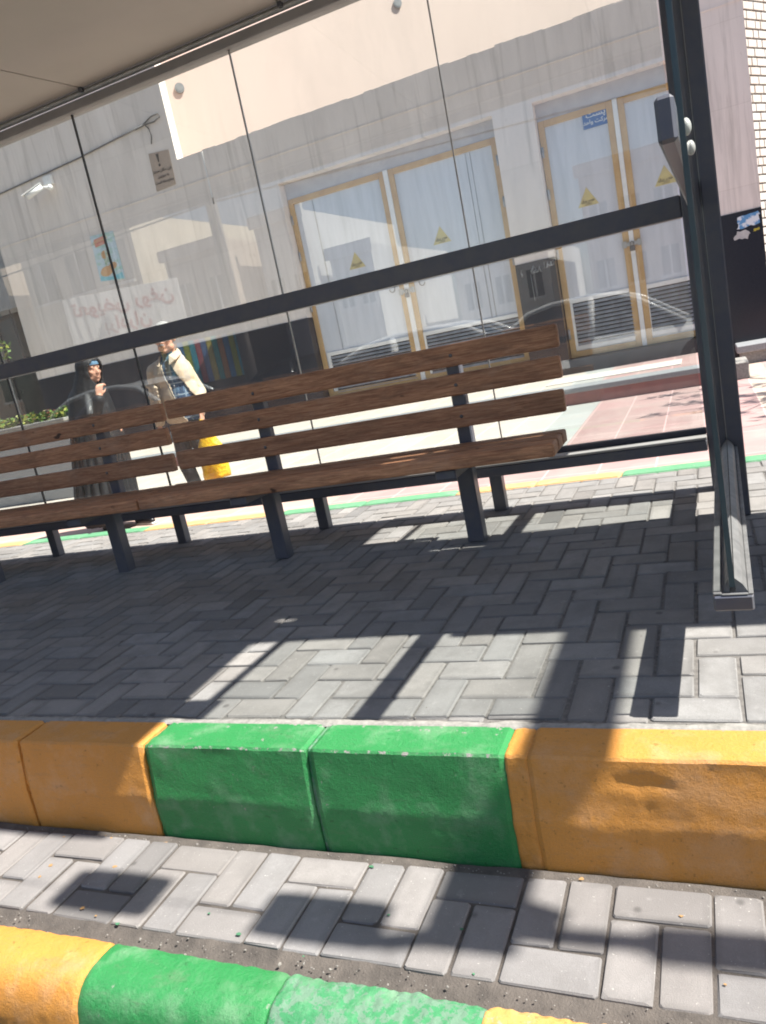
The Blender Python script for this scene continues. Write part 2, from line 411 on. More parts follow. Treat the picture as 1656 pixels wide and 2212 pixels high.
def tile_material():
    m, n, l, p = nodes_of('terrazzo_tiles')
    g = n.new('ShaderNodeNewGeometry'); sx = n.new('ShaderNodeSeparateXYZ'); l.new(g.outputs['Position'], sx.inputs[0])
    def step(sock, v, w=.004):
        a = n.new('ShaderNodeMapRange'); a.inputs['From Min'].default_value = v - w; a.inputs['From Max'].default_value = v + w
        l.new(sock, a.inputs['Value']); return a.outputs[0]
    X, Y = sx.outputs[0], sx.outputs[1]
    beige, rose, grey = (.53, .465, .41), (.37, .235, .225), (.36, .37, .36)
    c = mix(n, l, step(X, -1.62), beige, grey)
    c = mix(n, l, step(X, -1.22), c, rose)
    c = mix(n, l, step(X, .40), c, (.47, .37, .30))
    c = mix(n, l, step(X, .62), c, rose)
    near = n.new('ShaderNodeMath'); near.operation = 'SUBTRACT'; near.inputs[0].default_value = 1; l.new(step(Y, 6.05), near.inputs[1])
    c = mix(n, l, near.outputs[0], c, mix(n, l, step(X, -3.0), (.47, .33, .28), rose))
    br = n.new('ShaderNodeTexBrick'); br.offset = 0
    br.inputs['Color1'].default_value = (1, 1, 1, 1); br.inputs['Color2'].default_value = (.86, .87, .86, 1)
    br.inputs['Mortar'].default_value = (1.45, 1.5, 1.5, 1); br.inputs['Scale'].default_value = 1
    br.inputs['Mortar Size'].default_value = .007; br.inputs['Brick Width'].default_value = .4; br.inputs['Row Height'].default_value = .8
    l.new(g.outputs['Position'], br.inputs['Vector'])
    c = mix(n, l, 1.0, c, br.outputs[0], 'MULTIPLY')
    c = mix(n, l, ramp(n, l, noise(n, l, 3, 6), .4, .75, (0, 0, 0), (.4, .4, .4)), c, (.42, .38, .34))
    l.new(c, p.inputs['Base Color']); p.inputs['Roughness'].default_value = .6
    return m
MT['tiles'] = tile_material()
sheet('pavement', -60, 20, 4.345, 12.4, ZL, 'tiles', .2)

def pavers(name, x0, x1, y0, y1, ox, oy, ux, uy, z, sH, m, gap=.0035, raise_=.012, jit=.0016, corner=.002, holes=None):
    """90 degree herringbone of 2 x 1 blocks; H blocks start where (i+j)%4==sH, V blocks where (i+j)%4==sH+2"""
    bm = bmesh.new(); tint = []
    i0, i1 = int((x0 - ox) // ux) - 2, int((x1 - ox) // ux) + 2
    j0, j1 = int((y0 - oy) // uy) - 2, int((y1 - oy) // uy) + 2
    rnd = random.Random(5)
    cells = [(i, j) for j in range(j0, j1) for i in range(i0, i1)]
    if sH < 0:       # strip pattern: a stretcher and two headers, turned over in every other pair of columns
        cells = []
        for k in range(i0 // 2, i1 // 2 + 1):
            A = [(0, 0, 2, 1), (0, 1, 1, 2), (1, 1, 1, 2)] if k % 2 == 0 else [(0, 2, 2, 1), (0, 0, 1, 2), (1, 0, 1, 2)]
            cells += [(2 * k + q[0], q[1], q[2], q[3]) for q in A]
    for cell in cells:
        if 1:
            i, j = cell[:2]
            s = (i + j - sH) % 4
            if sH < 0: a, b, c, d = ox + i * ux, ox + (i + cell[2]) * ux, oy + j * uy, oy + (j + cell[3]) * uy
            elif s == 0: a, b, c, d = ox + i * ux, ox + (i + 2) * ux, oy + j * uy, oy + (j + 1) * uy
            elif s == 2: a, b, c, d = ox + i * ux, ox + (i + 1) * ux, oy + j * uy, oy + (j + 2) * uy
            else: continue
            a, b, c, d = max(a, x0), min(b, x1), max(c, y0), min(d, y1)
            if b - a < .03 or d - c < .02: continue
            g = [gap + rnd.uniform(-.0012, .0022) for _ in range(4)]
            a += g[0]; b -= g[1]; c += g[2]; d -= g[3]
            dz = rnd.uniform(-jit, jit); tx, ty = rnd.uniform(-.008, .008), rnd.uniform(-.008, .008)
            v = rnd.gauss(1, .11); w = rnd.uniform(-.025, .025)
            col = (v * (1 + w), v, v * (1 - w), 1)
            rings = []
            for inset, zz in ((0, z - raise_ - .02), (0, z - .0035), (.003, z)):
                k = corner + rnd.uniform(0, .003) + (.006 if rnd.random() < .1 else 0)
                A, B, Cc, Dd = a + inset, b - inset, c + inset, d - inset
                pts = [(A + k, Cc), (B - k, Cc), (B, Cc + k), (B, Dd - k), (B - k, Dd), (A + k, Dd), (A, Dd - k), (A, Cc + k)]
                rings.append([bm.verts.new((px + rnd.uniform(-.0014, .0014), py + rnd.uniform(-.0014, .0014),
                              zz + (dz + tx * (px - (a + b) / 2) + ty * (py - (c + d) / 2) if zz > z - .01 else 0))) for px, py in pts])
            fs = []
            for R0, R1 in zip(rings, rings[1:]):
                for k in range(8): fs.append(bm.faces.new((R0[k], R0[(k + 1) % 8], R1[(k + 1) % 8], R1[k])))
            k = .0
            top = rings[-1]; cx_, cy_ = (a + b) / 2, (c + d) / 2; hx_, hy_ = (b - a) / 2, (d - c) / 2
            inner = [bm.verts.new((cx_ + (v_.co.x - cx_) * (1 - .016 / hx_), cy_ + (v_.co.y - cy_) * (1 - .016 / hy_), v_.co.z)) for v_ in top]
            ef = [rnd.uniform(.72, 1.02) for _ in range(8)]; nf = [rnd.uniform(.93, 1.04) for _ in range(8)]
            sc_ = lambda f: (col[0] * f, col[1] * f, col[2] * f, 1)
            tint += [[sc_(.85)] * 4] * len(fs)
            for q in range(8):
                r_ = (q + 1) % 8; fs.append(bm.faces.new((top[q], top[r_], inner[r_], inner[q]))); tint.append([sc_(ef[q]), sc_(ef[r_]), sc_(nf[r_]), sc_(nf[q])])
            fs.append(bm.faces.new(inner)); tint.append([sc_(f) for f in nf])
    me = bpy.data.meshes.new(name)
    bm.normal_update(); bm.to_mesh(me); bm.free()
    at = me.color_attributes.new('tint', 'FLOAT_COLOR', 'CORNER')
    for p_, c_ in zip(me.polygons, tint):
        for li, cc_ in zip(p_.loop_indices, c_): at.data[li].color = cc_
    me.materials.append(MT[m])
    return tag(link(name, me), kind='structure')

# platform of the bus stop
KB, KF = 1.624, 1.496                      # back and front of the kerb top
pavers('platform_paving', -9.5, 2.6, KB + .022, 4.225, -.40, 2.10, .0985, .1105, ZP, 2, 'paver')
b = MB(); b.box(-9.5, 2.6, KB, 4.225, -.4, ZP - .0045); structure('platform_bed', b, 'joint')
# mortar bedding showing between the kerb and the first pavers
b = MB(); nx = 520
for i in range(nx):
    xs2 = (-4.6 + 7.0 * i / nx, -4.6 + 7.0 * (i + 1) / nx)
    def yy(x, e): return (KB - .006 - .010 * max(0, mnoise.noise(Vector((x * 16, 2.2, 0))))) if e == 0 else KB + .024 + .010 * mnoise.noise(Vector((x * 13, 7.7, 0))) + .006 * mnoise.noise(Vector((x * 50, 1.7, 0)))
    q = [[(x, yy(x, 0) + (yy(x, 1) - yy(x, 0)) * t) for x in xs2] for t in (0, .2, .5, .8, 1)]
    def zq(p, t): return .0028 * (1 if 0 < t < 1 else -1.5) + .0022 * mnoise.noise(Vector((p[0] * 30, p[1] * 60, 4)))
    for (A, ta), (B, tb) in zip(zip(q, (0, .2, .5, .8, 1)), zip(q[1:], (.2, .5, .8, 1))):
        b.face([(A[0][0], A[0][1], zq(A[0], ta)), (A[1][0], A[1][1], zq(A[1], ta)), (B[1][0], B[1][1], zq(B[1], tb)), (B[0][0], B[0][1], zq(B[0], tb))])
bmesh.ops.remove_doubles(b.bm, verts=b.bm.verts, dist=1e-5)
structure('mortar_strip', b, 'mortar', smooth=True)
# paver strip in front of the kerb
pavers('kerbside_paving', -4.2, 2.4, 1.143, 1.447, -1.27, 1.146, .0975, .0997, ZS, -1, 'paver_low', gap=.0032, raise_=.03, jit=.0028, corner=.003)
b = MB()
nx = 150
for i in range(nx):
    xa, xb = -4.2 + 6.6 * i / nx, -4.2 + 6.6 * (i + 1) / nx
    ys = (1.02, 1.07, 1.10, 1.125, 1.15, 1.30, 1.47)
    def zz(x, y): return ZS - (.006 if y > 1.142 else .017) + (.0035 if y > 1.142 else .010) * mnoise.noise(Vector((x * 9, y * 16, 1.7))) + .004 * mnoise.noise(Vector((x * 40, y * 40, 0)))
    for ya, yb in zip(ys, ys[1:]):
        f = b.face([(xa, ya, zz(xa, ya)), (xb, ya, zz(xb, ya)), (xb, yb, zz(xb, yb)), (xa, yb, zz(xa, yb))])
bmesh.ops.remove_doubles(b.bm, verts=b.bm.verts, dist=1e-5)
structure('gutter', b, 'dirt', smooth=True)


rg = random.Random(77)
b = MB(); b2_ = MB(); b3_ = MB()
def pebble(mb, x, y, z, r):
    M = Matrix.Translation((x, y, z + r * .3)) @ Matrix.Rotation(rg.uniform(0, 6), 4, Vector((rg.random(), rg.random(), 1))) @ Matrix.Diagonal((r * rg.uniform(.8, 1.5), r, r * rg.uniform(.5, .9), 1))
    bmesh.ops.create_icosphere(mb.bm, subdivisions=1, radius=1, matrix=M)
for _ in range(900): pebble(b, rg.uniform(-3, 1), rg.choice((rg.gauss(1.12, .012), rg.gauss(1.452, .006), rg.uniform(1.1, 1.46))), ZS - .006, abs(rg.gauss(.0007, .0009)) + .0006)
for _ in range(500): pebble(b, rg.uniform(-4, 1), rg.choice((rg.gauss(1.64, .012), rg.uniform(1.65, 3.2))), -.001, abs(rg.gauss(.0006, .0007)) + .0005)
tag(b.build('grit', mat('grit_stone', (.24, .225, .205), (.15, .14, .13), .9, scale=60)), 'loose grit and crumbs in the gutter and along the kerbs', 'grit', kind='stuff')
def spot(mb, x, y, z, r):
    k = 9; ph = rg.random() * 6
    p = [(x + r * rg.uniform(.6, 1.3) * cos(ph + 2 * pi * i / k) * 1.3, y + r * rg.uniform(.6, 1.3) * sin(ph + 2 * pi * i / k)) for i in range(k)]
    A = [mb.bm.verts.new((u, v, z)) for u, v in p]; B = [mb.bm.verts.new((u, v, z + .0009)) for u, v in p]
    mb.bm.faces.new(B)
    for i in range(k): mb.bm.faces.new((A[i], A[(i + 1) % k], B[(i + 1) % k], B[i]))
for _ in range(13): spot(b2_, rg.choice((rg.uniform(-.5, .15), rg.uniform(-2, -1.5))), rg.choice((rg.uniform(1.16, 1.44), rg.gauss(1.435, .006))), ZS + .0022, rg.uniform(.0018, .0055))
for _ in range(8): spot(b3_, rg.uniform(-1.55, -.5), rg.choice((rg.uniform(1.15, 1.44), rg.gauss(1.15, .01))), ZS + .0022, rg.uniform(.0018, .005))
tag(b2_.build('paint_spots', mat('spilt_orange', (.38, .23, .10))), 'drips of orange kerb paint spilt on the pavers', 'paint spots', kind='stuff')
tag(b3_.build('paint_spots', mat('spilt_green', (.07, .20, .11))), 'drips of green kerb paint spilt on the pavers', 'paint spots', kind='stuff')

def kerb_block(name, x0, x1, prof, m, seed, rough=.0018, ncol=None, fine=.0, chip=None):
    """profile (y, z) drawn out along x with small hand-made unevenness; ends are rounded in"""
    L = x1 - x0; ncol = ncol or max(6, int(L / .012))
    b = MB(); cols = []
    cy = sum(p[0] for p in prof) / len(prof)
    for i in range(ncol + 1):
        t = i / ncol; x = x0 + L * t; e = min(t, 1 - t) * L
        inset = (.005 if prof[0][0] > 1.3 else .003) * max(0, 1 - e / .008) ** 2
        col = []
        for k, (y, z) in enumerate(prof):
            n1 = mnoise.noise(Vector((x * 7 + seed * 9.1, y * 14, z * 14))); n2 = mnoise.noise(Vector((x * 45 + seed, y * 55, z * 55 + 3)))
            d = rough * (1.2 * n1 + .8 * n2)
            if fine: d += fine * (mnoise.noise(Vector((x * 60 + seed, y * 70, z * 70))) + .8 * mnoise.noise(Vector((x * 26, y * 26 + seed, z * 26))))
            c = chip(x, y, z) if chip else 0
            yy = y + (inset if y < cy else -inset) + (d if z < -.01 or fine else 0) + c
            zz_ = z - inset + (d if z > -.3 else 0) * (1 if y < KB - .02 or fine else .3)
            col.append(b.bm.verts.new((x, yy, zz_)))
        cols.append(col)
    for A, B in zip(cols, cols[1:]):
        for k in range(len(prof) - 1): b.bm.faces.new((A[k], B[k], B[k + 1], A[k + 1]))
    for c in (cols[0], cols[-1]): b.bm.faces.new(c)
    o = b.build(name, m, smooth=True); o.data.set_sharp_from_angle(angle=radians(20)); tag(o, kind='structure'); return o

def dense(pts, step=.012):
    out = []
    for (y0, z0), (y1, z1) in zip(pts, pts[1:]):
        k = max(1, int(math.hypot(y1 - y0, z1 - z0) / step))
        out += [(y0 + (y1 - y0) * i / k, z0 + (z1 - z0) * i / k) for i in range(k)]
    return out + [pts[-1]]

UP = dense([(KB, -.30), (KB, -.012), (KB - .006, .002), (KF + .004, .002), (KF - .001, -.004),
            (KF - .0175, -.140), (KF - .0195, -.150), (KF - .0205, -.31)])
def dent(x, y, z):      # shallow hollow cast in the face of the right hand orange stone
    w = .35 * mnoise.noise(Vector((x * 38, z * 60, 1.3))) + .25 * mnoise.noise(Vector((x * 90, z * 90, 5)))
    a = ((x + .215) / .075) ** 2 + ((z + .050 + .006 * mnoise.noise(Vector((x * 30, 0, 0)))) / .017) ** 2 + w
    return .0042 * min(1, max(0, 1 - a) * 1.6) if y < KF - .004 else 0
joints = [-4.56, -4.06, -3.56, -3.06, -2.545, -2.045, -1.552, -1.022, -.503, .02, .53, 1.03, 1.53, 2.03, 2.55]
cols = ['green', 'green', 'orange', 'orange', 'orange', 'orange', 'green', 'green', 'orange', 'orange', 'green', 'green', 'orange', 'orange']
joints[8:10] = [-.503, .055]
for i, (a, c_, k) in enumerate(zip(joints, joints[1:], cols)):
    off = .045 if abs(a + .503) < .01 else .006
    kerb_block('kerb', a + off, c_ - .006, UP, k, i, .0016, chip=dent if abs(a + .503) < .01 else None)
    # mortar squeezed into the joint, painted over with the stone
    rc = .009 if off < .02 else .0025
    mp = [(y + (rc if y < 1.56 else 0), z - rc * .8) for y, z in UP]
    kerb_block('kerb_joint', a - .008, a + off + .003, mp, ('rough_green' if k == 'green' and cols[i - 1] == 'green' else k) if off < .02 else 'orange', 30 + i, .003, 6 if off < .02 else 14, .002)

LOW = dense([(1.105, -.50), (1.105, -.285), (1.098, -.2745), (1.085, -.2700), (1.03, -.2680), (1.012, -.2695), (.996, -.2740), (.981, -.2830), (.969, -.2960), (.959, -.3130), (.951, -.336), (.945, -.37), (.937, -.50)], .009)
def low_chip(x, y, z): return 0
for a, c_, k in ((-4.2, -3.2, 'green'), (-3.199, -2.36, 'orange'), (-2.359, -1.402, 'orange'), (-1.401, -.922, 'green')):
    kerb_block('kerb', a, c_, LOW, k, a * 3, .002, None, .0014)
CR = [(y if z < -.4 else y - .0 + (.006 if y < 1.0 else 0), z - (.002 if z > -.4 else 0)) for y, z in LOW]
kerb_block('kerb', -.921, -.495, CR, 'rough_green', 3.3, .002, 150, .0026)
kerb_block('kerb', -.494, .25, CR, 'rough_orange', 7.3, .002, 220, .0024)
kerb_block('kerb', .257, 1.3, LOW, 'green', 5.1, .003, None, .003)
# knob of green paint left on the broken stone
# back kerb of the platform, painted on top
RK = dense([(4.232, -.30), (4.232, -.006), (4.238, .003), (4.352, .003), (4.36, -.006), (4.366, -.30)], .05)
ys = [-9.5, -8.25, -7.4, -6.2, -5.02, -3.81, -2.68, -1.445, -.487, .72, 1.9]
for i, (a, c_) in enumerate(zip(ys, ys[1:])):
    mid = (a + c_) / 2
    for q, (u, v) in enumerate(((a, mid), (mid, c_))):
        kerb_block('kerb', u + .003, v - .003, RK, 'green_faded' if i % 2 == 0 else 'orange_faded', i + q * .5 + 60, .002, 30)

# ------------------------------------------------------------------ bus shelter
sh = thing('bus_shelter', 'dark steel and glass bus shelter over the wooden benches', 'bus shelter', (0, 3.8, 0))
JX = [-.995, -2.05, -3.117, -4.18, -5.24, -6.30, -7.36]          # glass joints
b = MB(); b.box(-.035, .095, 3.70, 3.815, 0, 2.50, .006); b.build('post', 'metal', sh)
b = MB(); b.box(.040, .098, 3.26, 3.34, 0, 2.50, .005); b.build('outer_post', 'metal', sh)
b = MB(); b.box(-7.5, -7.36, 3.70, 3.815, 0, 2.50, .006); b.build('post', 'metal', sh)
b = MB(); b.box(-7.36, -.036, 3.735, 3.812, 1.21, 1.302, .005); b.build('middle_rail', 'metal', sh)
b = MB(); b.box(-7.36, -.036, 3.63, 3.795, .205, .255, .005); b.box(-7.36, -.036, 3.765, 3.80, .256, .285, .004)
b.build('bottom_rail', 'metal', sh)
b = MB(); b.box(-7.36, -.036, 3.63, 3.70, .2565, .268, .002); b.build('rail_bead', 'trim', sh)
for x in (-1.045, -2.08, -3.085, -4.15, -5.21, -6.27):
    b = MB(); b.box(x - .032, x + .032, 3.745, 3.80, 0, .2045, .003); b.build('stub_leg', 'metal', sh)
xs = [-.04] + JX
for a, c in zip(xs, xs[1:]):
    b = MB(); b.box(c + .004, a - .004, 3.813, 3.822, .262, 2.53); b.build('glass_pane', 'glass', sh)
for x in JX[:-1]:
    w_ = .004 if x < -3 else .0024 if x < -2 else .002
    b = MB(); b.box(x - w_, x + w_, 3.811, 3.824, .262, 2.53); b.build('joint_seal', 'seal' if x < -3 else 'seal2', sh)
# roof: cream soffit panels in an aluminium frame, falling slightly to the front
RX0, RX1, RYF, RYB = -7.6, .215, 1.53, 3.86
def rz(y): return 2.607 + (y - 3.77) * .061
b = MB()
b.face([(RX0, RYF, rz(RYF) + .012), (RX1, RYF, rz(RYF) + .012), (RX1, RYB, rz(RYB) + .012), (RX0, RYB, rz(RYB) + .012)])
r = bmesh.ops.extrude_face_region(b.bm, geom=list(b.bm.faces))
for v in [g for g in r['geom'] if isinstance(g, bmesh.types.BMVert)]: v.co.z += .09
b.build('roof', 'metal_grey', sh)
seams = [RX1 - .03, -.42, -1.688, -2.956, -4.224, -5.492, -6.76, RX0 + .03]
for a, c in zip(seams, seams[1:]):
    b = MB(); p = []
    for zo in (0, .010):
        p.append([b.bm.verts.new((x, y, rz(y) + zo)) for x, y in ((c + .005, RYF + .03), (a - .005, RYF + .03), (a - .005, 3.755), (c + .005, 3.755))])
    b.bm.faces.new(p[0]); b.bm.faces.new(p[1])
    for k in range(4): b.bm.faces.new((p[0][k], p[0][(k + 1) % 4], p[1][(k + 1) % 4], p[1][k]))
    b.build('soffit_panel', 'soffit', sh)
b = MB(); b.box(RX0, RX1, 3.775, 3.865, 2.524, 2.571, .004); b.build('roof_trim', 'trim', sh)
b = MB(); b.tube([(RX0, 3.772, 2.590), (RX1, 3.772, 2.590)], .0155, 10); b.build('roof_tube', 'alu', sh)
for x in seams[1:-1]:
    b = MB(); b.box(x - .012, x + .012, 3.735, 3.774, 2.583, 2.606, .003); b.build('roof_bracket', 'metal_grey', sh)
b = MB(); b.box(RX0, RX1, RYF - .03, RYF - .001, rz(RYF) - .05, rz(RYF) + .10, .005); b.build('roof_fascia', 'metal_grey', sh)

# end wall of the shelter, seen edge on
ex, ey = Vector((.0215, 1, 0)).normalized(), None
ax = Vector((ex.y, -ex.x, 0)); az = Vector((0, 0, 1))
def side(mb, x0, x1, y0, y1, z0, z1, bev=0):
    c = Vector((0, 1.68, 0)) + ax * ((x0 + x1) / 2) + ex * ((y0 + y1) / 2 - 1.68) + az * ((z0 + z1) / 2)
    mb.obox(c, ax, ex, az, (x1 - x0) / 2, (y1 - y0) / 2, (z1 - z0) / 2, bev); return mb
b = MB(); side(b, -.005, .005, 1.70, 3.70, .30, 2.06); b.build('glass_end_pane', 'glass_end', sh)
b = MB(); side(b, -.0055, .0055, 1.694, 1.70, .30, 2.06); b.build('glass_edge', mat('green_glass_edge', (.055, .085, .095), None, .2), sh)
b = MB(); side(b, -.04, .04, 1.68, 3.698, .250, .285, .004); b.build('end_rail', 'metal', sh)
b = MB(); side(b, -.040, -.022, 1.684, 3.69, .2855, .2915, .002); side(b, .030, .040, 1.684, 3.69, .2855, .289, .001)
side(b, -.022, .030, 1.682, 1.69, .2855, .2885, .001)
b.build('rail_lip', 'steel_worn', sh)
b = MB()                                           # glazing beads either side of the pane, mitred at the front
for s0, w in ((1, .024), (-1, .012)):
    pr_ = [(s0 * .006, .2858), (s0 * (.006 + w), .2858), (s0 * (.006 + w * .6), .304), (s0 * .006, .318)]
    ends = []
    for y in (1.70, 3.69):
        ends.append([b.bm.verts.new(Vector((0, 1.68, 0)) + ax * px + ex * (y - 1.68) + az * pz) for px, pz in pr_])
    b.bm.faces.new(ends[0]); b.bm.faces.new(ends[1])
    for k in range(4): b.bm.faces.new((ends[0][k], ends[0][(k + 1) % 4], ends[1][(k + 1) % 4], ends[1][k]))
b.build('glazing_bead', 'steel_worn', sh)
b = MB(); side(b, -.044, -.008, 1.682, 3.70, 1.205, 1.29, .007); b.build('end_middle_rail', 'metal', sh)
b = MB(); side(b, -.012, .012, 1.69, 3.70, 2.06, 2.085, .003); b.build('glass_top_strip', 'metal_grey', sh)
b = MB(); side(b, -.014, -.006, 1.70, 1.815, 2.0, 2.47, .003); b.build('hanger_plate', 'metal', sh)
for y, z in ((1.80, 1.243), (2.12, 1.247)):
    b = MB(); c = Vector((0, 1.68, 0)) + ax * .0055 + ex * (y - 1.68) + az * z
    b.ball(c, (.010, .017, .017), 16, 9); b.build('bolt_cap', mat('pale_cap', (.36, .39, .37), (.28, .28, .27), .4), sh)
b = MB(); side(b, -.03, .03, 2.62, 2.70, 0, .2495, .003); b.build('stub_leg', 'metal', sh)

# ------------------------------------------------------------------ benches
def make_bench():
    t = thing('bench', 'complete slatted brown wooden bench right of the bench that runs out of the frame',
              'bench', (-1.57, 3.2, 0), 'wooden benches in the bus shelter')
    x0, x1 = -2.592, -.552
    for k, (za, zb) in enumerate(((.789, .884), (.660, .754), (.517, .614))):
        b = MB(); b.box(x0 - .004 * k, x1 - .006 * k, 3.286, 3.324, za, zb, .011, 3)
        sub = b.bm; b.build('backrest_slat', 'wood', t, smooth=False)
    for k, (ya, yb) in enumerate(((2.935, 3.035), (3.05, 3.15), (3.165, 3.262))):
        b = MB(); b.box(x0 - .03, x1 - .018, ya, yb, .396, .452, .012, 3); b.build('seat_plank', 'wood', t)
    for x in (-1.032, -2.062):
        b = MB(); b.box(x - .038, x + .038, 3.212, 3.282, 0, .352, .006); b.build('leg', 'metal', t)
        b = MB(); b.box(x - .045, x + .045, 2.96, 3.30, .353, .394, .005); b.build('seat_bracket', 'metal', t)
        b = MB(); b.box(x - .033, x + .033, 3.3255, 3.375, .352, .872, .006); b.build('upright', 'metal', t)
        for z in (.837, .707, .566):
            b = MB(); b.ball((x + .012, 3.2855, z), (.0085, .004, .0085), 10, 6); b.build('bolt', 'bolt', t)
    b = MB(); b.box(x0 + .02, x1 - .2, 3.286, 3.30, .362, .394, .003); b.build('seat_rail', 'metal', t)
    return t
bench = make_bench()
b2 = copy_tree(bench, shift=(-2.082, .012, -.006)); b2.rotation_euler = (0, 0, .009)
b2['label'] = 'slatted brown wooden bench cut off on the left, before the woman in black'
b3 = copy_tree(bench, shift=(-4.16, 0, 0))
b3['label'] = 'slatted wooden bench at the far left end of the shelter'

# ------------------------------------------------------------------ transformer building
YB = 11.67; YD = 11.87
bd = thing('utility_building', 'grey stone clad utility building with two pale steel double doors and black plinth', 'building', (-4, YB, -.05))
b = MB()
b.box(-7.150, .83, YB, 12.3, 3.70, 4.53)
b.box(-7.176, -5.925, YB, 12.3, 1.59, 3.6995)
b.box(-2.415, -1.845, YB, 12.3, 1.645, 3.6995)
b.box(.235, .83, YB, 12.3, 1.66, 3.6995)
b.box(-12.0, -7.1765, YB, 12.3, 1.59, 4.53)
b.box(-12.0, -7.66, YB, 11.86, 4.5305, 9.5)
# ragged top edge of the cladding
for i in range(60):
    x = -7.15 + i * .133
    h = max(0, .012 + .016 * mnoise.noise(Vector((x * 1.7, 3.1, 0))) + .012 * mnoise.noise(Vector((x * 7, 0, 0))))
    if h > .008 and not -2.6 < x < -2.35: b.box(x, x + .133, YB + .003, 12.28, 4.5302, 4.53 + h)
b.build('wall', 'stone', bd)
b = MB(); b.box(-7.172, -7.152, YB - .006, YB - .0005, 3.80, 4.528); b.build('slit_light_strip', 'white', bd)  # white strip painted in for sunlight showing through a narrow slit
b = MB()
b.box(-12.0, -5.925, YB - .012, 12.3, ZL, 1.588); b.box(-2.415, -1.845, YB - .012, 12.3, ZL, 1.643)
b.box(.235, .83, YB - .012, 12.3, ZL, 1.658)
b.box(-5.924, -2.416, YB - .012, 12.3, ZL, .205); b.box(-1.844, .234, YB - .012, 12.3, ZL, .15)
b.build('plinth', 'granite', bd)
b = MB(); b.box(-5.924, -2.416, 12.05, 12.3, .2055, 3.699); b.box(-1.844, .234, 12.05, 12.3, .1505, 3.699); b.build('door_recess', 'dark', bd)
b = MB(); b.box(-5.924, -2.416, YD + .0, YD + .1, 3.46, 3.6985); b.box(-1.844, .234, YD, YD + .1, 3.475, 3.6985)
b.build('lintel_panel', mat('grey_lintel', (.50, .49, .51), (.43, .42, .44), .7), bd)
b = MB(); b.box(-12.0, .83, YB - .009, YB - .0005, 4.10, 4.118); b.build('string_course', 'stone', bd)

def door_leaf(x0, x1, z0, z1, lv, hinge_left, seamx=None):
    """one steel leaf: ochre stiles, pale sheet, louvre with white frame at the bottom"""
    f = .085
    lf = MB(); lf.box(x0 + f, x1 - f, YD + .02, YD + .05, z0 + f, z1 - f)
    leaf = lf.build('door_leaf', 'door', bd)
    b = MB(); b.box(x0, x0 + f, YD - .012, YD + .06, z0, z1, .004); b.box(x1 - f, x1, YD - .012, YD + .06, z0, z1, .004)
    b.box(x0 + f, x1 - f, YD - .010, YD + .06, z1 - f, z1, .004); b.box(x0 + f, x1 - f, YD - .010, YD + .06, z0, z0 + f, .004)
    b.build('leaf_frame', 'ochre', leaf)
    la, lb, lz0, lz1 = lv
    b = MB(); w = .06
    b.box(la - w, lb + w, YD - .004, YD + .0195, lz1, lz1 + w, .003); b.box(la - w, lb + w, YD - .004, YD + .0195, lz0 - w, lz0, .003)
    b.box(la - w, la, YD - .004, YD + .0195, lz0 + .0005, lz1 - .0005, .002); b.box(lb, lb + w, YD - .004, YD + .0195, lz0 + .0005, lz1 - .0005, .002)
    fr = b.build('louvre_frame', 'white', leaf)
    b = MB(); b.box(la, lb, YD + .012, YD + .0195, lz0, lz1); b.build('louvre_back', 'dark', leaf)
    b = MB(); n = 11; p = (lz1 - lz0) / n
    for i in range(n):
        z = lz0 + (i + .5) * p
        v = [b.bm.verts.new(q) for q in ((la, YD - .016, z - p * .38), (lb, YD - .016, z - p * .38), (lb, YD + .010, z + p * .20), (la, YD + .010, z + p * .20),
                                          (la, YD - .016, z - p * .46), (lb, YD - .016, z - p * .46), (lb, YD + .010, z + p * .12), (la, YD + .010, z + p * .12))]
        for q in ((0, 1, 2, 3), (7, 6, 5, 4), (0, 4, 5, 1), (3, 2, 6, 7), (0, 3, 7, 4), (1, 5, 6, 2)): b.bm.faces.new([v[k] for k in q])
    b.build('louvre_slats', 'louvre', leaf)
    if seamx:
        b = MB()
        for x in seamx: b.box(x - .006, x + .006, YD + .014, YD + .0198, lz1 + .07, z1 - f - .01)
        b.build('sheet_seam', 'louvre', leaf)
    hx = x0 + .02 if hinge_left else x1 - .02
    for z in (z0 + .35, z0 + 1.5, z0 + 2.33, z0 + 2.9):
        b = MB(); b.tube([(hx, YD - .028, z - .07), (hx, YD - .028, z + .07)], .017, 8); b.build('hinge', 'louvre', leaf)
    return leaf
def dz(z): return .95 + (z - .95) * 1.017
L1 = door_leaf(-5.918, -4.228, .235, 3.459, (-5.745, -4.29, dz(.30), dz(.91)), True, (-5.50,))
R1 = door_leaf(-4.150, -2.445, .235, 3.459, (-4.03, -2.53, dz(.32), dz(.92)), False, (-2.93, -2.86))
b = MB(); b.box(-4.227, -4.151, YD - .028, YD + .03, .235, 3.459, .004); b.build('cover_strip', 'white', bd)
b = MB(); b.box(-2.444, -2.416, YD - .005, YD + .05, .206, 3.459); b.build('jamb', 'ochre', bd)
L2 = door_leaf(-1.838, -.826, .165, 3.474, (-1.715, -.885, dz(.335), dz(.945)), True)
R2 = door_leaf(-.762, .230, .165, 3.474, (-.665, .12, dz(.345), dz(.935)), False)
b = MB(); b.box(-.825, -.763, YD - .028, YD + .03, .165, 3.474, .004); b.build('cover_strip', 'white', bd)
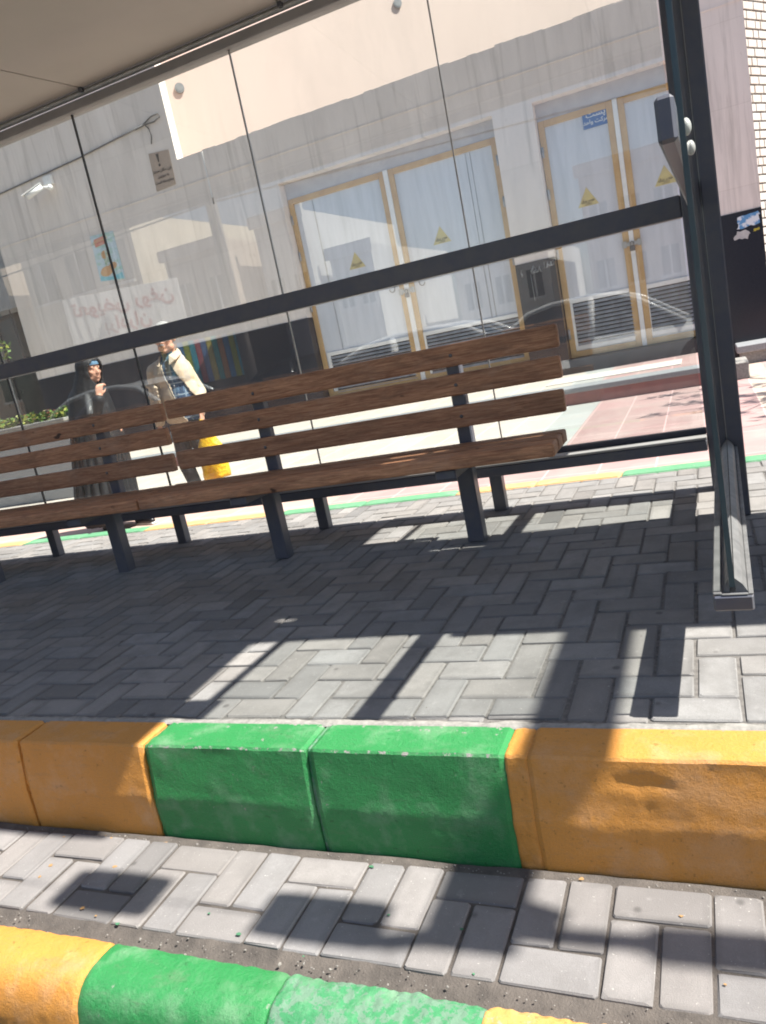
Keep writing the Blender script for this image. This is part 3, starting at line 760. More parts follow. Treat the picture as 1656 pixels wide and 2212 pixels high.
for x, z, leaf in ((-4.19, 1.655, bd), (-.793, 1.585, bd)):
    b = MB(); b.box(x - .10, x + .10, YD - .045, YD - .0285, z - .028, z + .028, .004)
    b.box(x - .13, x - .075, YD - .05, YD - .012, z - .045, z + .045, .004); b.box(x + .075, x + .13, YD - .05, YD - .012, z - .045, z + .045, .004)
    b.build('hasp', 'alu', bd)
    b = MB(); b.box(x - .035, x + .035, YD - .075, YD - .046, z - .10, z - .03, .008)
    b.tube([(x - .022, YD - .06, z - .03)] + [(x - .022 * cos(k * pi / 6), YD - .06, z + .0 + .03 * sin(k * pi / 6)) for k in range(7)] + [(x + .022, YD - .06, z - .03)], .006, 6)
    b.build('padlock', 'bolt', bd)
for x, s in ((-4.43, 1), (-3.92, -1)):
    b = MB(); pts = [(x + s * .05 * cos(a), YD - .02, 1.75 + .07 * sin(a)) for a in [k * pi / 6 - pi * .9 for k in range(9)]]
    b.tube(pts, .009, 6); b.build('pull_handle', 'bolt', bd)

# things fixed to the building
def tri_sign(cx, cz, where):
    t = thing('warning_sign', where, 'warning sign', (cx, YD + .01, cz), 'yellow warning triangles on the steel doors')
    s = .145
    b = MB(); p = [(cx - s, cz - .125), (cx + s, cz - .125), (cx, cz + .125)]
    A = [b.bm.verts.new((x, YD + .0165, z)) for x, z in p]; B = [b.bm.verts.new((x, YD + .0197, z)) for x, z in p]
    b.bm.faces.new(A); b.bm.faces.new(B[::-1])
    for k in range(3): b.bm.faces.new((A[k], B[k], B[(k + 1) % 3], A[(k + 1) % 3]))
    b.build('triangle', mat('faded_yellow', (.62, .52, .21), (.52, .45, .24), .6), t)
    text('lettering', fa('خطر برق'), .055, (cx, YD + .0155, cz - .055), (1, 0, 0), (0, 0, 1), mat('ink', (.07, .06, .03)), t, .0008, .002)
    text('lettering', fa('گرفتگی'), .034, (cx, YD + .0155, cz - .098), (1, 0, 0), (0, 0, 1), mat('ink2', (.10, .09, .05)), t, .0008, .001)
tri_sign(-4.955, dz(2.277), 'yellow warning triangle on the far left door leaf')
tri_sign(-3.50, dz(2.325), 'yellow warning triangle on the second door leaf from the left, beside a thin pane joint')
tri_sign(-1.305, dz(2.325), 'yellow warning triangle below the blue sign on the door')
tri_sign(-.27, dz(2.345), 'yellow warning triangle on the rightmost door leaf, next to the dark post')

bs = thing('blue_sign', 'small blue sign with white Persian lettering at the top of the right hand door', 'sign', (-1.05, YD, 3.35))
x0, x1, z0, z1 = -1.232, -.874, dz(3.168), dz(3.412)
b = MB(); b.box(x0, x1, YD + .002, YD + .0195, z0, z1, .002); b.build('plate', mat('blue_enamel', (.045, .115, .33), (.055, .13, .34), .35), bs)
text('lettering', fa('پست'), .095, ((x0 + x1) / 2 + .0, YD + .0012, z0 + .165), (1, 0, 0), (0, 0, 1), 'white', bs, .0008, .001, 1.25)
text('lettering', fa('شرکت واحد'), .075, ((x0 + x1) / 2, YD + .0012, z0 + .075), (1, 0, 0), (0, 0, 1), 'white', bs, .0008, .001)

nt = thing('notice', 'faded brown notice with exclamation mark and Persian lines on the stone wall', 'notice', (-8, YB, 4.45))
b = MB(); b.face([(-8.185, YB - .006, 4.762), (-7.772, YB - .009, 4.722), (-7.787, YB - .012, 4.175), (-8.203, YB - .006, 4.158)])
r = bmesh.ops.extrude_face_region(b.bm, geom=list(b.bm.faces))
for v in [g for g in r['geom'] if isinstance(g, bmesh.types.BMVert)]: v.co.y += .004
b.build('sheet', mat('faded_notice', (.43, .335, .265), (.37, .30, .25), .7, scale=9), nt)
ink = mat('notice_ink', (.075, .06, .055))
b = MB()
b.bm.faces.new([b.bm.verts.new(p) for p in ((-8.045, YB - .0135, 4.715), (-7.985, YB - .0135, 4.715), (-8.005, YB - .0135, 4.585), (-8.025, YB - .0135, 4.585))])
r = bmesh.ops.extrude_face_region(b.bm, geom=list(b.bm.faces))
for v in [g for g in r['geom'] if isinstance(g, bmesh.types.BMVert)]: v.co.y += .002
b.ball((-8.013, YB - .0125, 4.54), (.024, .002, .024), 14, 6); b.build('exclamation_mark', ink, nt)
for k, s in enumerate(('این مکان مجهز', 'به دوربین', 'مداربسته است')):
    text('lettering', fa(s), .064, (-7.99, YB - .0135, 4.455 - k * .088), (1, 0, -.02), (0, 0, 1), ink, nt, .0008, .002)

ps = thing('poster', 'pale blue poster of fruit juice and oranges with red heading, a glass reflection built on the stone wall', 'poster', (-9.57, YB, 3.4))  # taken for a reflection in the glass, built as a sheet on the wall
pw = MB(); pw.face([(-9.835, YB - .008, 3.81), (-9.31, YB - .008, 3.785), (-9.305, YB - .010, 2.955), (-9.86, YB - .010, 3.02)])
r = bmesh.ops.extrude_face_region(pw.bm, geom=list(pw.bm.faces))
for v in [g for g in r['geom'] if isinstance(g, bmesh.types.BMVert)]: v.co.y += .005
def poster_mat():
    m, n, l, p = nodes_of('poster_print')
    c = ramp(n, l, noise(n, l, 5, 5), .3, .7, (.50, .63, .70), (.62, .69, .72))
    c = mix(n, l, ramp(n, l, noise(n, l, 7, 4, .6, (1, 1, 2)), .5, .62), c, (.42, .60, .50))
    l.new(c, p.inputs['Base Color']); p.inputs['Roughness'].default_value = .5
    return m
pw.build('sheet', poster_mat(), ps)
def flat(name, shapes, m, y):
    b = MB()
    for sh_ in shapes:
        A = [b.bm.verts.new((x, y, z)) for x, z in sh_]; B = [b.bm.verts.new((x, y + .0015, z)) for x, z in sh_]
        b.bm.faces.new(A); b.bm.faces.new(B[::-1]); k_ = len(A)
        for k in range(k_): b.bm.faces.new((A[k], B[k], B[(k + 1) % k_], A[(k + 1) % k_]))
    return b.build(name, m, ps)
def oval(cx, cz, rx, rz_, a=0, n=18): return [(cx + rx * cos(t) * cos(a) - rz_ * sin(t) * sin(a), cz + rx * cos(t) * sin(a) + rz_ * sin(t) * cos(a)) for t in [2 * pi * k / n for k in range(n)]]
flat('heading_block', [[(-9.77, 3.60), (-9.50, 3.625), (-9.50, 3.755), (-9.77, 3.735)]], mat('red_heading', (.62, .24, .19), (.58, .28, .22)), YB - .0135)
text('heading', fa('شربت نارنج'), .075, (-9.635, YB - .0145, 3.705), (1, 0, .08), (0, 0, 1), mat('pale_yellow_ink', (.75, .6, .3)), ps, .0006, .001)
text('heading', fa('تازه'), .06, (-9.635, YB - .0145, 3.638), (1, 0, .08), (0, 0, 1), mat('pale_pink_ink', (.78, .5, .42)), ps, .0006, .001)
flat('orange_fruit', [oval(-9.66, 3.165, .145, .085, .1)], mat('orange_print', (.66, .36, .19), (.68, .45, .24), scale=14), YB - .0140)
flat('orange_slice', [oval(-9.50, 3.225, .10, .06, .2), oval(-9.615, 3.44, .075, .075)], mat('slice_print', (.62, .42, .20), (.55, .26, .16), scale=20), YB - .0145)
flat('glass_print', [[(-9.60, 3.30), (-9.55, 3.30), (-9.555, 3.52), (-9.60, 3.52)], [(-9.66, 3.26), (-9.59, 3.25), (-9.60, 3.38), (-9.65, 3.38)]], mat('pale_print', (.70, .70, .62), (.25, .42, .28), scale=25), YB - .0150)
flat('water_print', [[(-9.84, 3.03), (-9.33, 2.975), (-9.335, 3.08), (-9.6, 3.05), (-9.835, 3.11)]], mat('aqua_print', (.22, .55, .62), (.35, .62, .68), scale=12), YB - .0132)

cc = thing('security_camera', 'white bullet security camera on a bracket under the cable on the stone wall', 'camera', (-10.4, YB, 4.85))
b = MB(); b.box(-10.475, -10.285, YB - .085, YB - .002, 4.83, 4.985, .012); b.build('junction_box', 'white', cc)
b = MB(); b.tube([(-10.33, YB - .06, 4.83), (-10.30, YB - .12, 4.76), (-10.40, YB - .20, 4.775)], .024, 10); b.ball((-10.31, YB - .12, 4.765), .05); b.build('bracket', 'white', cc)
b = MB(); d = Vector((-.72, -.42, -.36)).normalized(); p = Vector((-10.42, YB - .20, 4.80))
b.tube([p, p + d * .33], .055, 14); b.build('camera_body', 'white', cc)
b = MB(); b.obox(p + d * .20 + Vector((0, 0, .052)), d, d.cross(Vector((0, 0, 1))).normalized(), d.cross(Vector((0, 0, 1))).cross(d).normalized() * -1, .20, .06, .006); b.build('sun_shield', 'white', cc)
b = MB(); b.tube([p + d * .325, p + d * .334], .045, 14); b.build('lens', 'dark', cc)

b = MB()
pts = [(-14 + i * .25, YB - .02, 0) for i in range(24)]
prof = [(-13.5, 4.88), (-11.61, 4.985), (-9.64, 5.074), (-8.14, 5.20)]
pts = [(x, YB - .022, z) for x, z in prof]
b.tube(pts, .013, 6)
b.tube([(-8.14, YB - .022, 5.20), (-7.95, YB - .03, 5.275), (-7.80, YB - .03, 5.285), (-7.775, YB - .03, 5.225), (-7.90, YB - .03, 5.185), (-8.10, YB - .03, 5.19), (-8.3, YB - .03, 5.17)], .012, 6)
b.tube([(-8.10, YB - .03, 5.19), (-8.04, YB - .03, 5.12), (-8.02, YB - .03, 5.0), (-8.06, YB - .03, 4.88)], .011, 6)
tag(b.build('cable', mat('grey_cable', (.13, .125, .12)), smooth=True), 'grey cable slung along the stone wall, its end tied in a loop', 'cable')

# chalked scribble and torn stickers on the plinth
ch = MB()
def stroke(pts, r=.011): ch.tube([(x, YB - .0135, z) for x, z in pts], r, 5)
stroke([(-2.33, 1.56), (-2.345, 1.52), (-2.325, 1.48), (-2.345, 1.46)])
stroke([(-2.20, 1.50), (-2.15, 1.58), (-2.12, 1.52), (-2.20, 1.485), (-2.10, 1.49), (-2.07, 1.56), (-2.06, 1.48)])
stroke([(-1.995, 1.60), (-2.0, 1.53), (-1.96, 1.515), (-1.945, 1.60), (-1.95, 1.56), (-1.91, 1.53)])
stroke([(-1.90, 1.59), (-1.895, 1.53), (-1.865, 1.54), (-1.868, 1.60)])
for p_ in ([(-2.21, 1.47), (-2.205, 1.1)],): stroke(p_, .004)
tag(ch.build('chalk_scribble', mat('chalk', (.34, .36, .37), (.2, .22, .23), .9, scale=30)), 'chalk scribble along the top of the black plinth between the doors', 'scribble')
def sticker(name, label, pts, m, y=YB - .0125):
    b = MB(); A = [b.bm.verts.new((x, y - .0015, z)) for x, z in pts]; B = [b.bm.verts.new((x, y, z)) for x, z in pts]
    b.bm.faces.new(A); b.bm.faces.new(B[::-1]); n_ = len(A)
    for k in range(n_): b.bm.faces.new((A[k], B[k], B[(k + 1) % n_], A[(k + 1) % n_]))
    return tag(b.build(name, m), label, 'sticker')
def torn(pts, seed, a=.014):
    out = []; rr = random.Random(seed)
    for (x0, z0), (x1, z1) in zip(pts, pts[1:] + pts[:1]):
        for k in range(5): out.append((x0 + (x1 - x0) * k / 5 + rr.uniform(-a, a), z0 + (z1 - z0) * k / 5 + rr.uniform(-a, a)))
    return out
sticker('torn_sticker', 'torn white and blue sticker at the top of the black plinth by the building corner',
        torn([(.53, 1.44), (.79, 1.47), (.80, 1.62), (.55, 1.60)], 1), mat('blue_white_print', (.66, .70, .74), (.10, .27, .50), .6, scale=9, lo=.48, hi=.55))
sticker('torn_sticker', 'grey torn paper scrap below the blue and white sticker',
        torn([(.46, 1.33), (.64, 1.31), (.68, 1.40), (.54, 1.43)], 2), mat('grey_scrap', (.5, .49, .47), (.36, .36, .37), .8, scale=12))
sticker('torn_sticker', 'tiny yellow sticker remnant beside the grey paper scrap',
        torn([(.715, 1.375), (.785, 1.39), (.79, 1.42), (.72, 1.405)], 3, .006), mat('yellow_scrap', (.5, .42, .05)))

# raised terrace in front of the doors
b = MB(); b.box(-13, .12, 9.64, YB - .0125, ZL + .002, -.045); tag(b.build('terrace', 'tiles'), kind='structure')
b = MB(); b.box(-13, .12, 9.60, 9.6395, ZL + .002, -.105); tag(b.build('terrace_riser', 'redstone'), kind='structure')
b = MB(); b.box(-13, .13, 9.585, 9.95, -.104, -.038, .008); tag(b.build('terrace_edge', 'granite_grey'), kind='structure')
b = MB(); b.box(.135, .42, 9.6, 10.2, ZL + .002, -.06, .01); tag(b.build('kerb_stone', 'mortar'), kind='structure')
b = MB(); b.box(-2.0, -.3, 10.35, 11.0, -.0445, -.034, .004); tag(b.build('manhole_cover', mat('pale_slab', (.55, .52, .48), (.42, .4, .38), .8)), 'pale rectangular access slab let into the terrace before the right hand door', 'access slab')
lg = thing('granite_ledge', 'low grey granite ledge at the foot of the black plinth corner', 'ledge', (1, 11.3, ZL))
b = MB(); b.box(.36, 2.2, 11.05, 11.64, -.10, -.005, .01); b.build('slab', 'granite_grey', lg)
b = MB(); b.box(.40, 1.02, 11.10, 11.60, ZL, -.101); b.build('base', 'mortar', lg)
b = MB(); b.box(1.03, 2.2, 11.10, 11.60, ZL, -.101); b.build('base', mat('orange_tile', (.6, .2, .1)), lg)

# ------------------------------------------------------------------ other buildings
pb = thing('plastered_building', 'tall peach plastered building rising in bright light behind the stone wall', 'building', (-2, 14, 0))
a = radians(34); du, dn = Vector((cos(a), sin(a), 0)), Vector((sin(a), -cos(a), 0))
o0 = Vector((-9.6, 12.0, 0))
def pq(u, z, n=0): return o0 + du * u + dn * n + Vector((0, 0, z))
b = MB(); b.obox(pq(9, 6, -.5), du, -dn, (0, 0, 1), 9.0, .5, 6.5); b.build('wall', 'peach', pb)
for u, z, r in ((1.78, 6.04, .085), (6.05, 6.93, .08)):
    b = MB(); b.tube([pq(u, z, .003), pq(u, z, .035)], r, 14); b.tube([pq(u, z, .036), pq(u, z, .04)], r * .7, 14); b.build('vent_pipe', 'granite_grey', pb)

wb = thing('brick_wall', 'sunlit white brick wall at the right edge behind the stone building', 'wall', (1.2, 13, 0))
v = Vector((.55, .84, 0)).normalized(); nv = Vector((v.y, -v.x, 0)); o1 = Vector((.62, 12.42, 0))
b = MB(); b.obox(o1 + v * 4 - nv * .25 + Vector((0, 0, 3)), v, nv, (0, 0, 1), 4, .249, 3.3); b.build('mortar', mat('dark_mortar', (.17, .165, .16), None, .9), wb)
b = MB(); rr = random.Random(4)
row = 0; z = -.2
tintb = []
while z < 4.75:
    h = .118; u = -.1 - rr.uniform(0, .2)
    while u < 3.2:
        w_ = rr.choice((.13, .22, .24, .26)); 
        b.obox(o1 + v * (u + w_ / 2) + nv * (.006 + rr.uniform(0, .004)) + Vector((0, 0, z + h / 2)), v, nv, (0, 0, 1), w_ / 2 - .0095, .012, h / 2 - .0115, .004)
        u += w_
    z += h
b.build('bricks', mat('white_brick', (.50, .485, .46), (.45, .38, .32), .8, scale=5), wb)
b = MB(); b.obox(o1 + v * 1.6 + nv * .02 + Vector((0, 0, 4.95)), v, nv, (0, 0, 1), 1.9, .05, .15, .005); b.build('stone_band', 'granite_grey', wb)
b = MB(); b.obox(o1 + v * 1.6 + nv * .02 + Vector((0, 0, 4.66 + .6)), v, nv, (0, 0, 1), 1.9, .06, .1, .005); b.build('stone_band', 'white', wb)

sf = thing('shop_front', 'dark glazed shop front with grey fascia at the left edge', 'shop front', (-14, 11.8, 0))
b = MB(); b.box(-19, -12.005, 11.72, 12.4, 3.02, 6.5); b.build('fascia', mat('grey_fascia', (.27, .28, .29), (.22, .22, .23), .6), sf)
b = MB(); b.box(-19, -12.005, 12.25, 12.4, ZL, 3.019); b.build('window', 'shopglass', sf)
for x in (-12.25, -12.52, -13.3, -14.6, -16):
    b = MB(); b.box(x - .018, x + .018, 12.18, 12.249, ZL, 3.018); b.build('mullion', 'alu', sf)
b = MB(); b.box(-19, -12.006, 12.19, 12.249, .70, .735); b.build('transom', 'alu', sf)
b = MB(); b.box(-13.9, -13.45, 11.9, 12.15, ZL, .5, .02); b.build('counter', mat('blue_panel', (.05, .09, .28)), sf)
b = MB(); b.box(-12.95, -12.15, 11.80, 11.95, 3.10, 3.5, .01); b.build('meter_box', 'metal_grey', sf)
b = MB(); b.tube([(-12.4, 11.85, 3.1), (-12.4, 11.85, 2.5), (-12.38, 11.85, 2.1)], .012, 6); b.ball((-12.38, 11.85, 2.08), .03); b.build('hanging_cable', 'seal', sf)

# ------------------------------------------------------------------ plants
def leaves(mb, centre, rad, n, size, rnd, flat=.6):
    for _ in range(n):
        d = Vector((rnd.gauss(0, 1), rnd.gauss(0, 1), rnd.gauss(0, 1))).normalized() * rnd.random() ** .4
        p = Vector(centre) + Vector((d.x * rad[0], d.y * rad[1], d.z * rad[2]))
        a = Vector((rnd.uniform(-1, 1), rnd.uniform(-1, 1), rnd.uniform(-flat, flat))).normalized()
        b = a.cross(Vector((rnd.uniform(-1, 1), rnd.uniform(-1, 1), rnd.uniform(-1, 1)))).normalized()
        s = size * rnd.uniform(.6, 1.3)
        f = mb.bm.faces.new([mb.bm.verts.new(q) for q in (p - a * s, p + b * s * .45, p + a * s, p - b * s * .45)])
        f.material_index = rnd.choice((0, 0, 1))
rn = random.Random(8)
pl = thing('flower_planter', 'long grey planter of red and white flowers in front of the shop', 'planter', (-9, 8, ZL))
b = MB()
b.box(-11.6, -7.93, 7.95, 8.35, ZL, .80, .01); b.build('box', 'granite_grey', pl)
b = MB(); b.box(-11.64, -7.91, 7.92, 7.99, .795, .842, .006); b.box(-11.64, -7.91, 8.31, 8.38, .795, .842, .006); b.box(-7.96, -7.91, 7.9901, 8.3099, .795, .842, .004); b.build('rim', 'mortar', pl)
b = MB()
for i in range(46):
    x = -11.5 + i * .077
    leaves(b, (x, 8.13 + rn.uniform(-.09, .09), .86 + rn.uniform(0, .07)), (.07, .1, .07), 38, .036, rn)
b.build('foliage', ['leaf', 'leaf2'], pl)
b = MB()
for i in range(120):
    c = Vector((rn.uniform(-11.5, -7.97), 8.1 + rn.uniform(-.12, .1), .88 + rn.uniform(0, .10)))
    b.mi = 0 if rn.random() < .75 else 1
    for k in range(5):
        q = Vector((cos(k * 1.257), sin(k * 1.257), .25)) * .022
        t = Vector((-q.y, q.x, 0)).normalized() * .014
        f = b.bm.faces.new([b.bm.verts.new(p) for p in (c, c + q + t, c + q * 1.3, c + q - t)]); f.material_index = b.mi
b.build('flowers', ['petal', 'petal2'], pl)

tr = thing('small_tree', 'small yellow green tree in front of the dark shop window', 'tree', (-12.9, 10.6, ZL))
b = MB(); b.tube([(-12.9, 10.6, ZL), (-12.87, 10.62, 1.0), (-12.8, 10.6, 1.9)], .05, 8, .03)
for k in range(7):
    a_ = rn.uniform(0, 6.3); b.tube([(-12.84, 10.6, 1.2 + k * .1), (-12.84 + .4 * cos(a_), 10.6 + .4 * sin(a_), 1.8 + k * .2)], .018, 6, .006)
b.build('trunk', 'bark', tr)
b = MB()
for k in range(34): leaves(b, (-12.9 + rn.gauss(0, .30), 10.6 + rn.gauss(0, .3), 2.35 + rn.gauss(0, .5)), (.22, .22, .2), 60, .055, rn)
b.build('crown', ['leaf', 'leaf2'], tr)

def branch(b, p, d, L, r, depth, rnd, leafmb=None):
    pts = [Vector(p)]; dd = Vector(d).normalized()
    for k in range(4):
        dd = (dd + Vector((rnd.gauss(0, .16), rnd.gauss(0, .16), rnd.gauss(.04, .1)))).normalized(); pts.append(pts[-1] + dd * L / 4)
    b.tube(pts, r, 7, r * .55)
    if depth:
        for k in range(3 if depth > 1 else 4):
            q = pts[1 + k % 4]; nd = (dd + Vector((rnd.gauss(0, .7), rnd.gauss(0, .7), rnd.gauss(.1, .4)))).normalized()
            branch(b, q, nd, L * .62, r * .5, depth - 1, rnd, leafmb)
    elif leafmb is not None: leaves(leafmb, pts[-1], (.16, .16, .14), 26, .05, rnd)
st = thing('street_tree', 'bare street tree just coming into leaf on the pavement', 'tree', (3.75, 8.2, ZL))
b = MB(); lv = MB(); r9 = random.Random(21)
b.tube([(3.75, 8.2, ZL), (3.77, 8.18, .8), (3.71, 8.22, 1.9)], .12, 10, .09)
for k in range(6):
    a_ = k * 1.05 + .3; branch(b, (3.71, 8.22, 1.7 + k * .05), (cos(a_) * .7, sin(a_) * .7, .9), 1.7, .05, 2, r9, lv)
b.build('trunk', 'bark', st); lv.build('crown', ['leaf2', 'leaf'], st)

# ------------------------------------------------------------------ people
def fist(mb, p, d, side_, up, s=1.0, curl=1.0):
    """a hand: palm, four unequal bent fingers and a thumb; d points along the forearm, side_ across the knuckles"""
    p, d, u, w = Vector(p), Vector(d).normalized(), Vector(up).normalized(), Vector(side_).normalized()
    for o in (-.024, -.008, .008, .024): mb.capsule(p + w * o * s, p + d * .078 * s + w * o * 1.15 * s, .0125 * s, .011 * s, 8)
    for o, L in zip((-.028, -.0095, .0095, .028), (.058, .068, .064, .050)):
        a0 = p + d * .085 * s + w * o * s
        a1 = a0 + (d * .75 + u * .55 * curl).normalized() * L * .5 * s
        a2 = a1 + (d * (.25 - .3 * curl) + u).normalized() * L * .42 * s
        a3 = a2 + (d * -.75 * curl + u * .5).normalized() * L * .33 * s
        mb.capsule(a0, a1, .0100 * s, .0092 * s, 8); mb.capsule(a1, a2, .0092 * s, .0085 * s, 8); mb.capsule(a2, a3, .0085 * s, .0075 * s, 8)
    t0 = p + d * .022 * s - w * .026 * s; t1 = t0 + (d * .6 - w * .5 + u * .5).normalized() * .038 * s; t2 = t1 + (d * .6 + w * .15 + u * .5).normalized() * .032 * s
    mb.capsule(t0, t1, .0125 * s, .0105 * s, 8); mb.capsule(t1, t2, .0105 * s, .0085 * s, 8)

def head(mb, c, f, up=(0, 0, 1), s=1.0):
    """c: middle of the skull; f: facing"""
    f = Vector(f).normalized(); u = Vector(up).normalized(); w = u.cross(f).normalized(); u = f.cross(w)
    M = Matrix((w, f, u)).transposed().to_4x4()
    def P(x, y, z): return Vector(c) + (w * x + f * y + u * z) * s
    def E(x, y, z, rx, ry, rz_): mb.ball(P(x, y, z), (rx * s, ry * s, rz_ * s), 18, 12, M)
    E(0, -.012, .035, .076, .094, .088); E(0, .022, -.03, .063, .066, .082); E(0, .038, -.088, .036, .038, .030)
    E(0, .068, -.098, .020, .016, .015)
    for x in (-1, 1):
        E(x * .042, .058, -.02, .026, .022, .022); E(x * .030, .078, .026, .026, .012, .009)
        E(x * .030, .074, .006, .014, .012, .009)
        E(x * .078, -.006, -.008, .011, .022, .034)
        E(x * .013, .098, -.034, .0095, .010, .0085); E(x * .044, .02, -.072, .024, .04, .03)
    mb.capsule(P(0, .084, .014), P(0, .106, -.026), .0085 * s, .0125 * s, 10); E(0, .102, -.030, .0125, .013, .010)
    E(0, .086, -.060, .023, .012, .0065); E(0, .084, -.072, .020, .012, .007)
    return P, M

# ---- the man
mx, my = -4.62, 6.12
man = thing('person', 'man in open beige jacket and blue checked shirt carrying a yellow bag', 'person', (-4.66, 6.2, ZL))
hc = (mx, my, 1.398); hf = (.20, -1, -.05)
b = MB()
P, HM = head(b, hc, hf, s=1.16)
b.capsule((mx, my + .02, 1.20), (mx + .005, my + .012, 1.33), .058, .054)
# torso, arms, legs in one skin
b.ball((-4.655, my + .03, 1.05), (.165, .12, .19)); b.ball((-4.645, my + .03, .80), (.165, .115, .22)); b.ball((-4.65, my + .03, .60), (.165, .115, .13))
b.capsule((-4.82, my + .03, 1.13), (-4.52, my + .03, 1.12), .060, .060)
Rs, Re, Rw = Vector((-4.865, my + .03, 1.125)), Vector((-4.935, my + .06, .86)), Vector((-4.905, my - .04, .60))
Ls, Le, Lw = Vector((-4.515, my + .07, 1.07)), Vector((-4.495, my + .15, .85)), Vector((-4.368, my - .07, .66))
b.capsule(Rs, Re, .05, .042); b.capsule(Re, Rw, .042, .029); b.capsule(Ls, Le, .05, .042); b.capsule(Le, Lw, .042, .029)
fist(b, Rw + Vector((0, 0, -.02)), (.02, -.12, -1), (.25, -1, .1), (.9, .3, 0), 1.0, .8)
fist(b, Lw + Vector((0, -.005, -.01)), (.05, -.25, -.9), (.15, -1, .3), (-.8, -.3, .1), 1.0, 1.25)
HipR, HipL = Vector((-4.73, my + .04, .58)), Vector((-4.57, my + .04, .58))
KnR, KnL = Vector((-4.745, my + .0, .19)), Vector((-4.555, my + .07, .20))
AnR, AnL = Vector((-4.75, my + .12, -.165)), Vector((-4.56, my + .20, -.165))
for h, k_, a_ in ((HipR, KnR, AnR), (HipL, KnL, AnL)): b.capsule(h, k_, .085, .056); b.capsule(k_, a_, .056, .036)
remeshed(b, .0065, 3).build('body', 'skin', man)
b = MB()          # short grey hair: a cap over the skull, trimmed at the hairline
M4 = HM
for q in ((0, -.022, .048, .092, .109, .100), (0, -.06, .005, .085, .064, .07)):
    b.ball(P(*q[:3]), q[3:], 20, 14, HM)
x = remeshed(b, .007, 2)
dead = [v_ for v_ in x.bm.verts if (v_.co - Vector(hc)).dot(Vector(hf).normalized()) > .074 or ((v_.co - Vector(hc)).z < .0 and (v_.co - Vector(hc)).dot(Vector(hf).normalized()) > -.01)]
bmesh.ops.delete(x.bm, geom=dead, context='VERTS'); x.build('hair', 'hair_grey', man)
b = MB()
for s_ in (-1, 1):
    b.capsule(P(s_ * .004, .103, -.0475), P(s_ * .026, .094, -.055), .0075, .0045, 8); b.capsule(P(s_ * .014, .093, .030), P(s_ * .042, .080, .029), .005, .0035, 8)
b.build('moustache_and_brows', 'hair_grey', man, smooth=True)
b = MB()
for s_ in (-1, 1): b.ball(P(s_ * .030, .0835, .006), .0062, 10, 8)
b.build('eyes', 'dark', man)
# shirt
def plaid():
    m, n, l, p = nodes_of('blue_plaid')
    g = n.new('ShaderNodeNewGeometry'); sx = n.new('ShaderNodeSeparateXYZ'); l.new(g.outputs['Position'], sx.inputs[0])
    def bands(sock, freq, w, off=0):
        a = n.new('ShaderNodeMath'); a.operation = 'MULTIPLY_ADD'; l.new(sock, a.inputs[0]); a.inputs[1].default_value = freq; a.inputs[2].default_value = off
        f = n.new('ShaderNodeMath'); f.operation = 'FRACT'; l.new(a.outputs[0], f.inputs[0])
        return ramp(n, l, f.outputs[0], w, w + .08, (1, 1, 1), (0, 0, 0))
    c = mix(n, l, bands(sx.outputs[2], 9, .42), (.035, .075, .145), (.075, .135, .215))
    c = mix(n, l, bands(sx.outputs[0], 11, .30), c, (.022, .05, .105))
    th = mix(n, l, bands(sx.outputs[2], 9, .06, .3), c, (.22, .28, .34)); th = mix(n, l, bands(sx.outputs[0], 11, .05, .5), th, (.20, .26, .33))
    l.new(th, p.inputs['Base Color']); p.inputs['Roughness'].default_value = .85
    bumpn(n, l, p, noise(n, l, 20, 4), .4, .012)
    return m
b = MB(); b.ball((-4.64, my + .025, 1.05), (.182, .130, .19)); b.ball((-4.632, my + .022, .80), (.185, .132, .25)); b.ball((-4.635, my + .025, .64), (.185, .128, .12))
b.capsule((-4.80, my + .03, 1.11), (-4.54, my + .03, 1.10), .066, .066)
b.capsule((mx, my + .028, 1.17), (mx + .003, my + .016, 1.245), .070, .064)
x = remeshed(b, .009, 3)
bmesh.ops.delete(x.bm, geom=[v_ for v_ in x.bm.verts if v_.co.z > 1.262 or v_.co.z < .60], context='VERTS'); shirt = x.build('shirt', plaid(), man)
b = MB()
for s_ in (-1, 1):       # shirt collar
    q = [Vector((mx + s_ * .062, my - .03, 1.265)), Vector((mx + s_ * .010, my - .074, 1.215)), Vector((mx + s_ * .048, my - .095, 1.165)), Vector((mx + s_ * .098, my - .05, 1.205))]
    A = [b.bm.verts.new(p) for p in q]; B = [b.bm.verts.new(p + Vector((0, .008, -.003))) for p in q]
    b.bm.faces.new(A); b.bm.faces.new(B[::-1])
    for k in range(4): b.bm.faces.new((A[k], B[k], B[(k + 1) % 4], A[(k + 1) % 4]))
b.build('shirt_collar', mat('blue_collar', (.03, .085, .13), (.05, .12, .17), .85), man)
b = MB()
for k in range(5): b.ball((-4.618 + k * .024, my - .108 + (.004 if k else .012), 1.12 - k * .085), (.0075, .004, .0075), 10, 6)
b.build('shirt_buttons', mat('pale_button', (.45, .45, .47)), man)
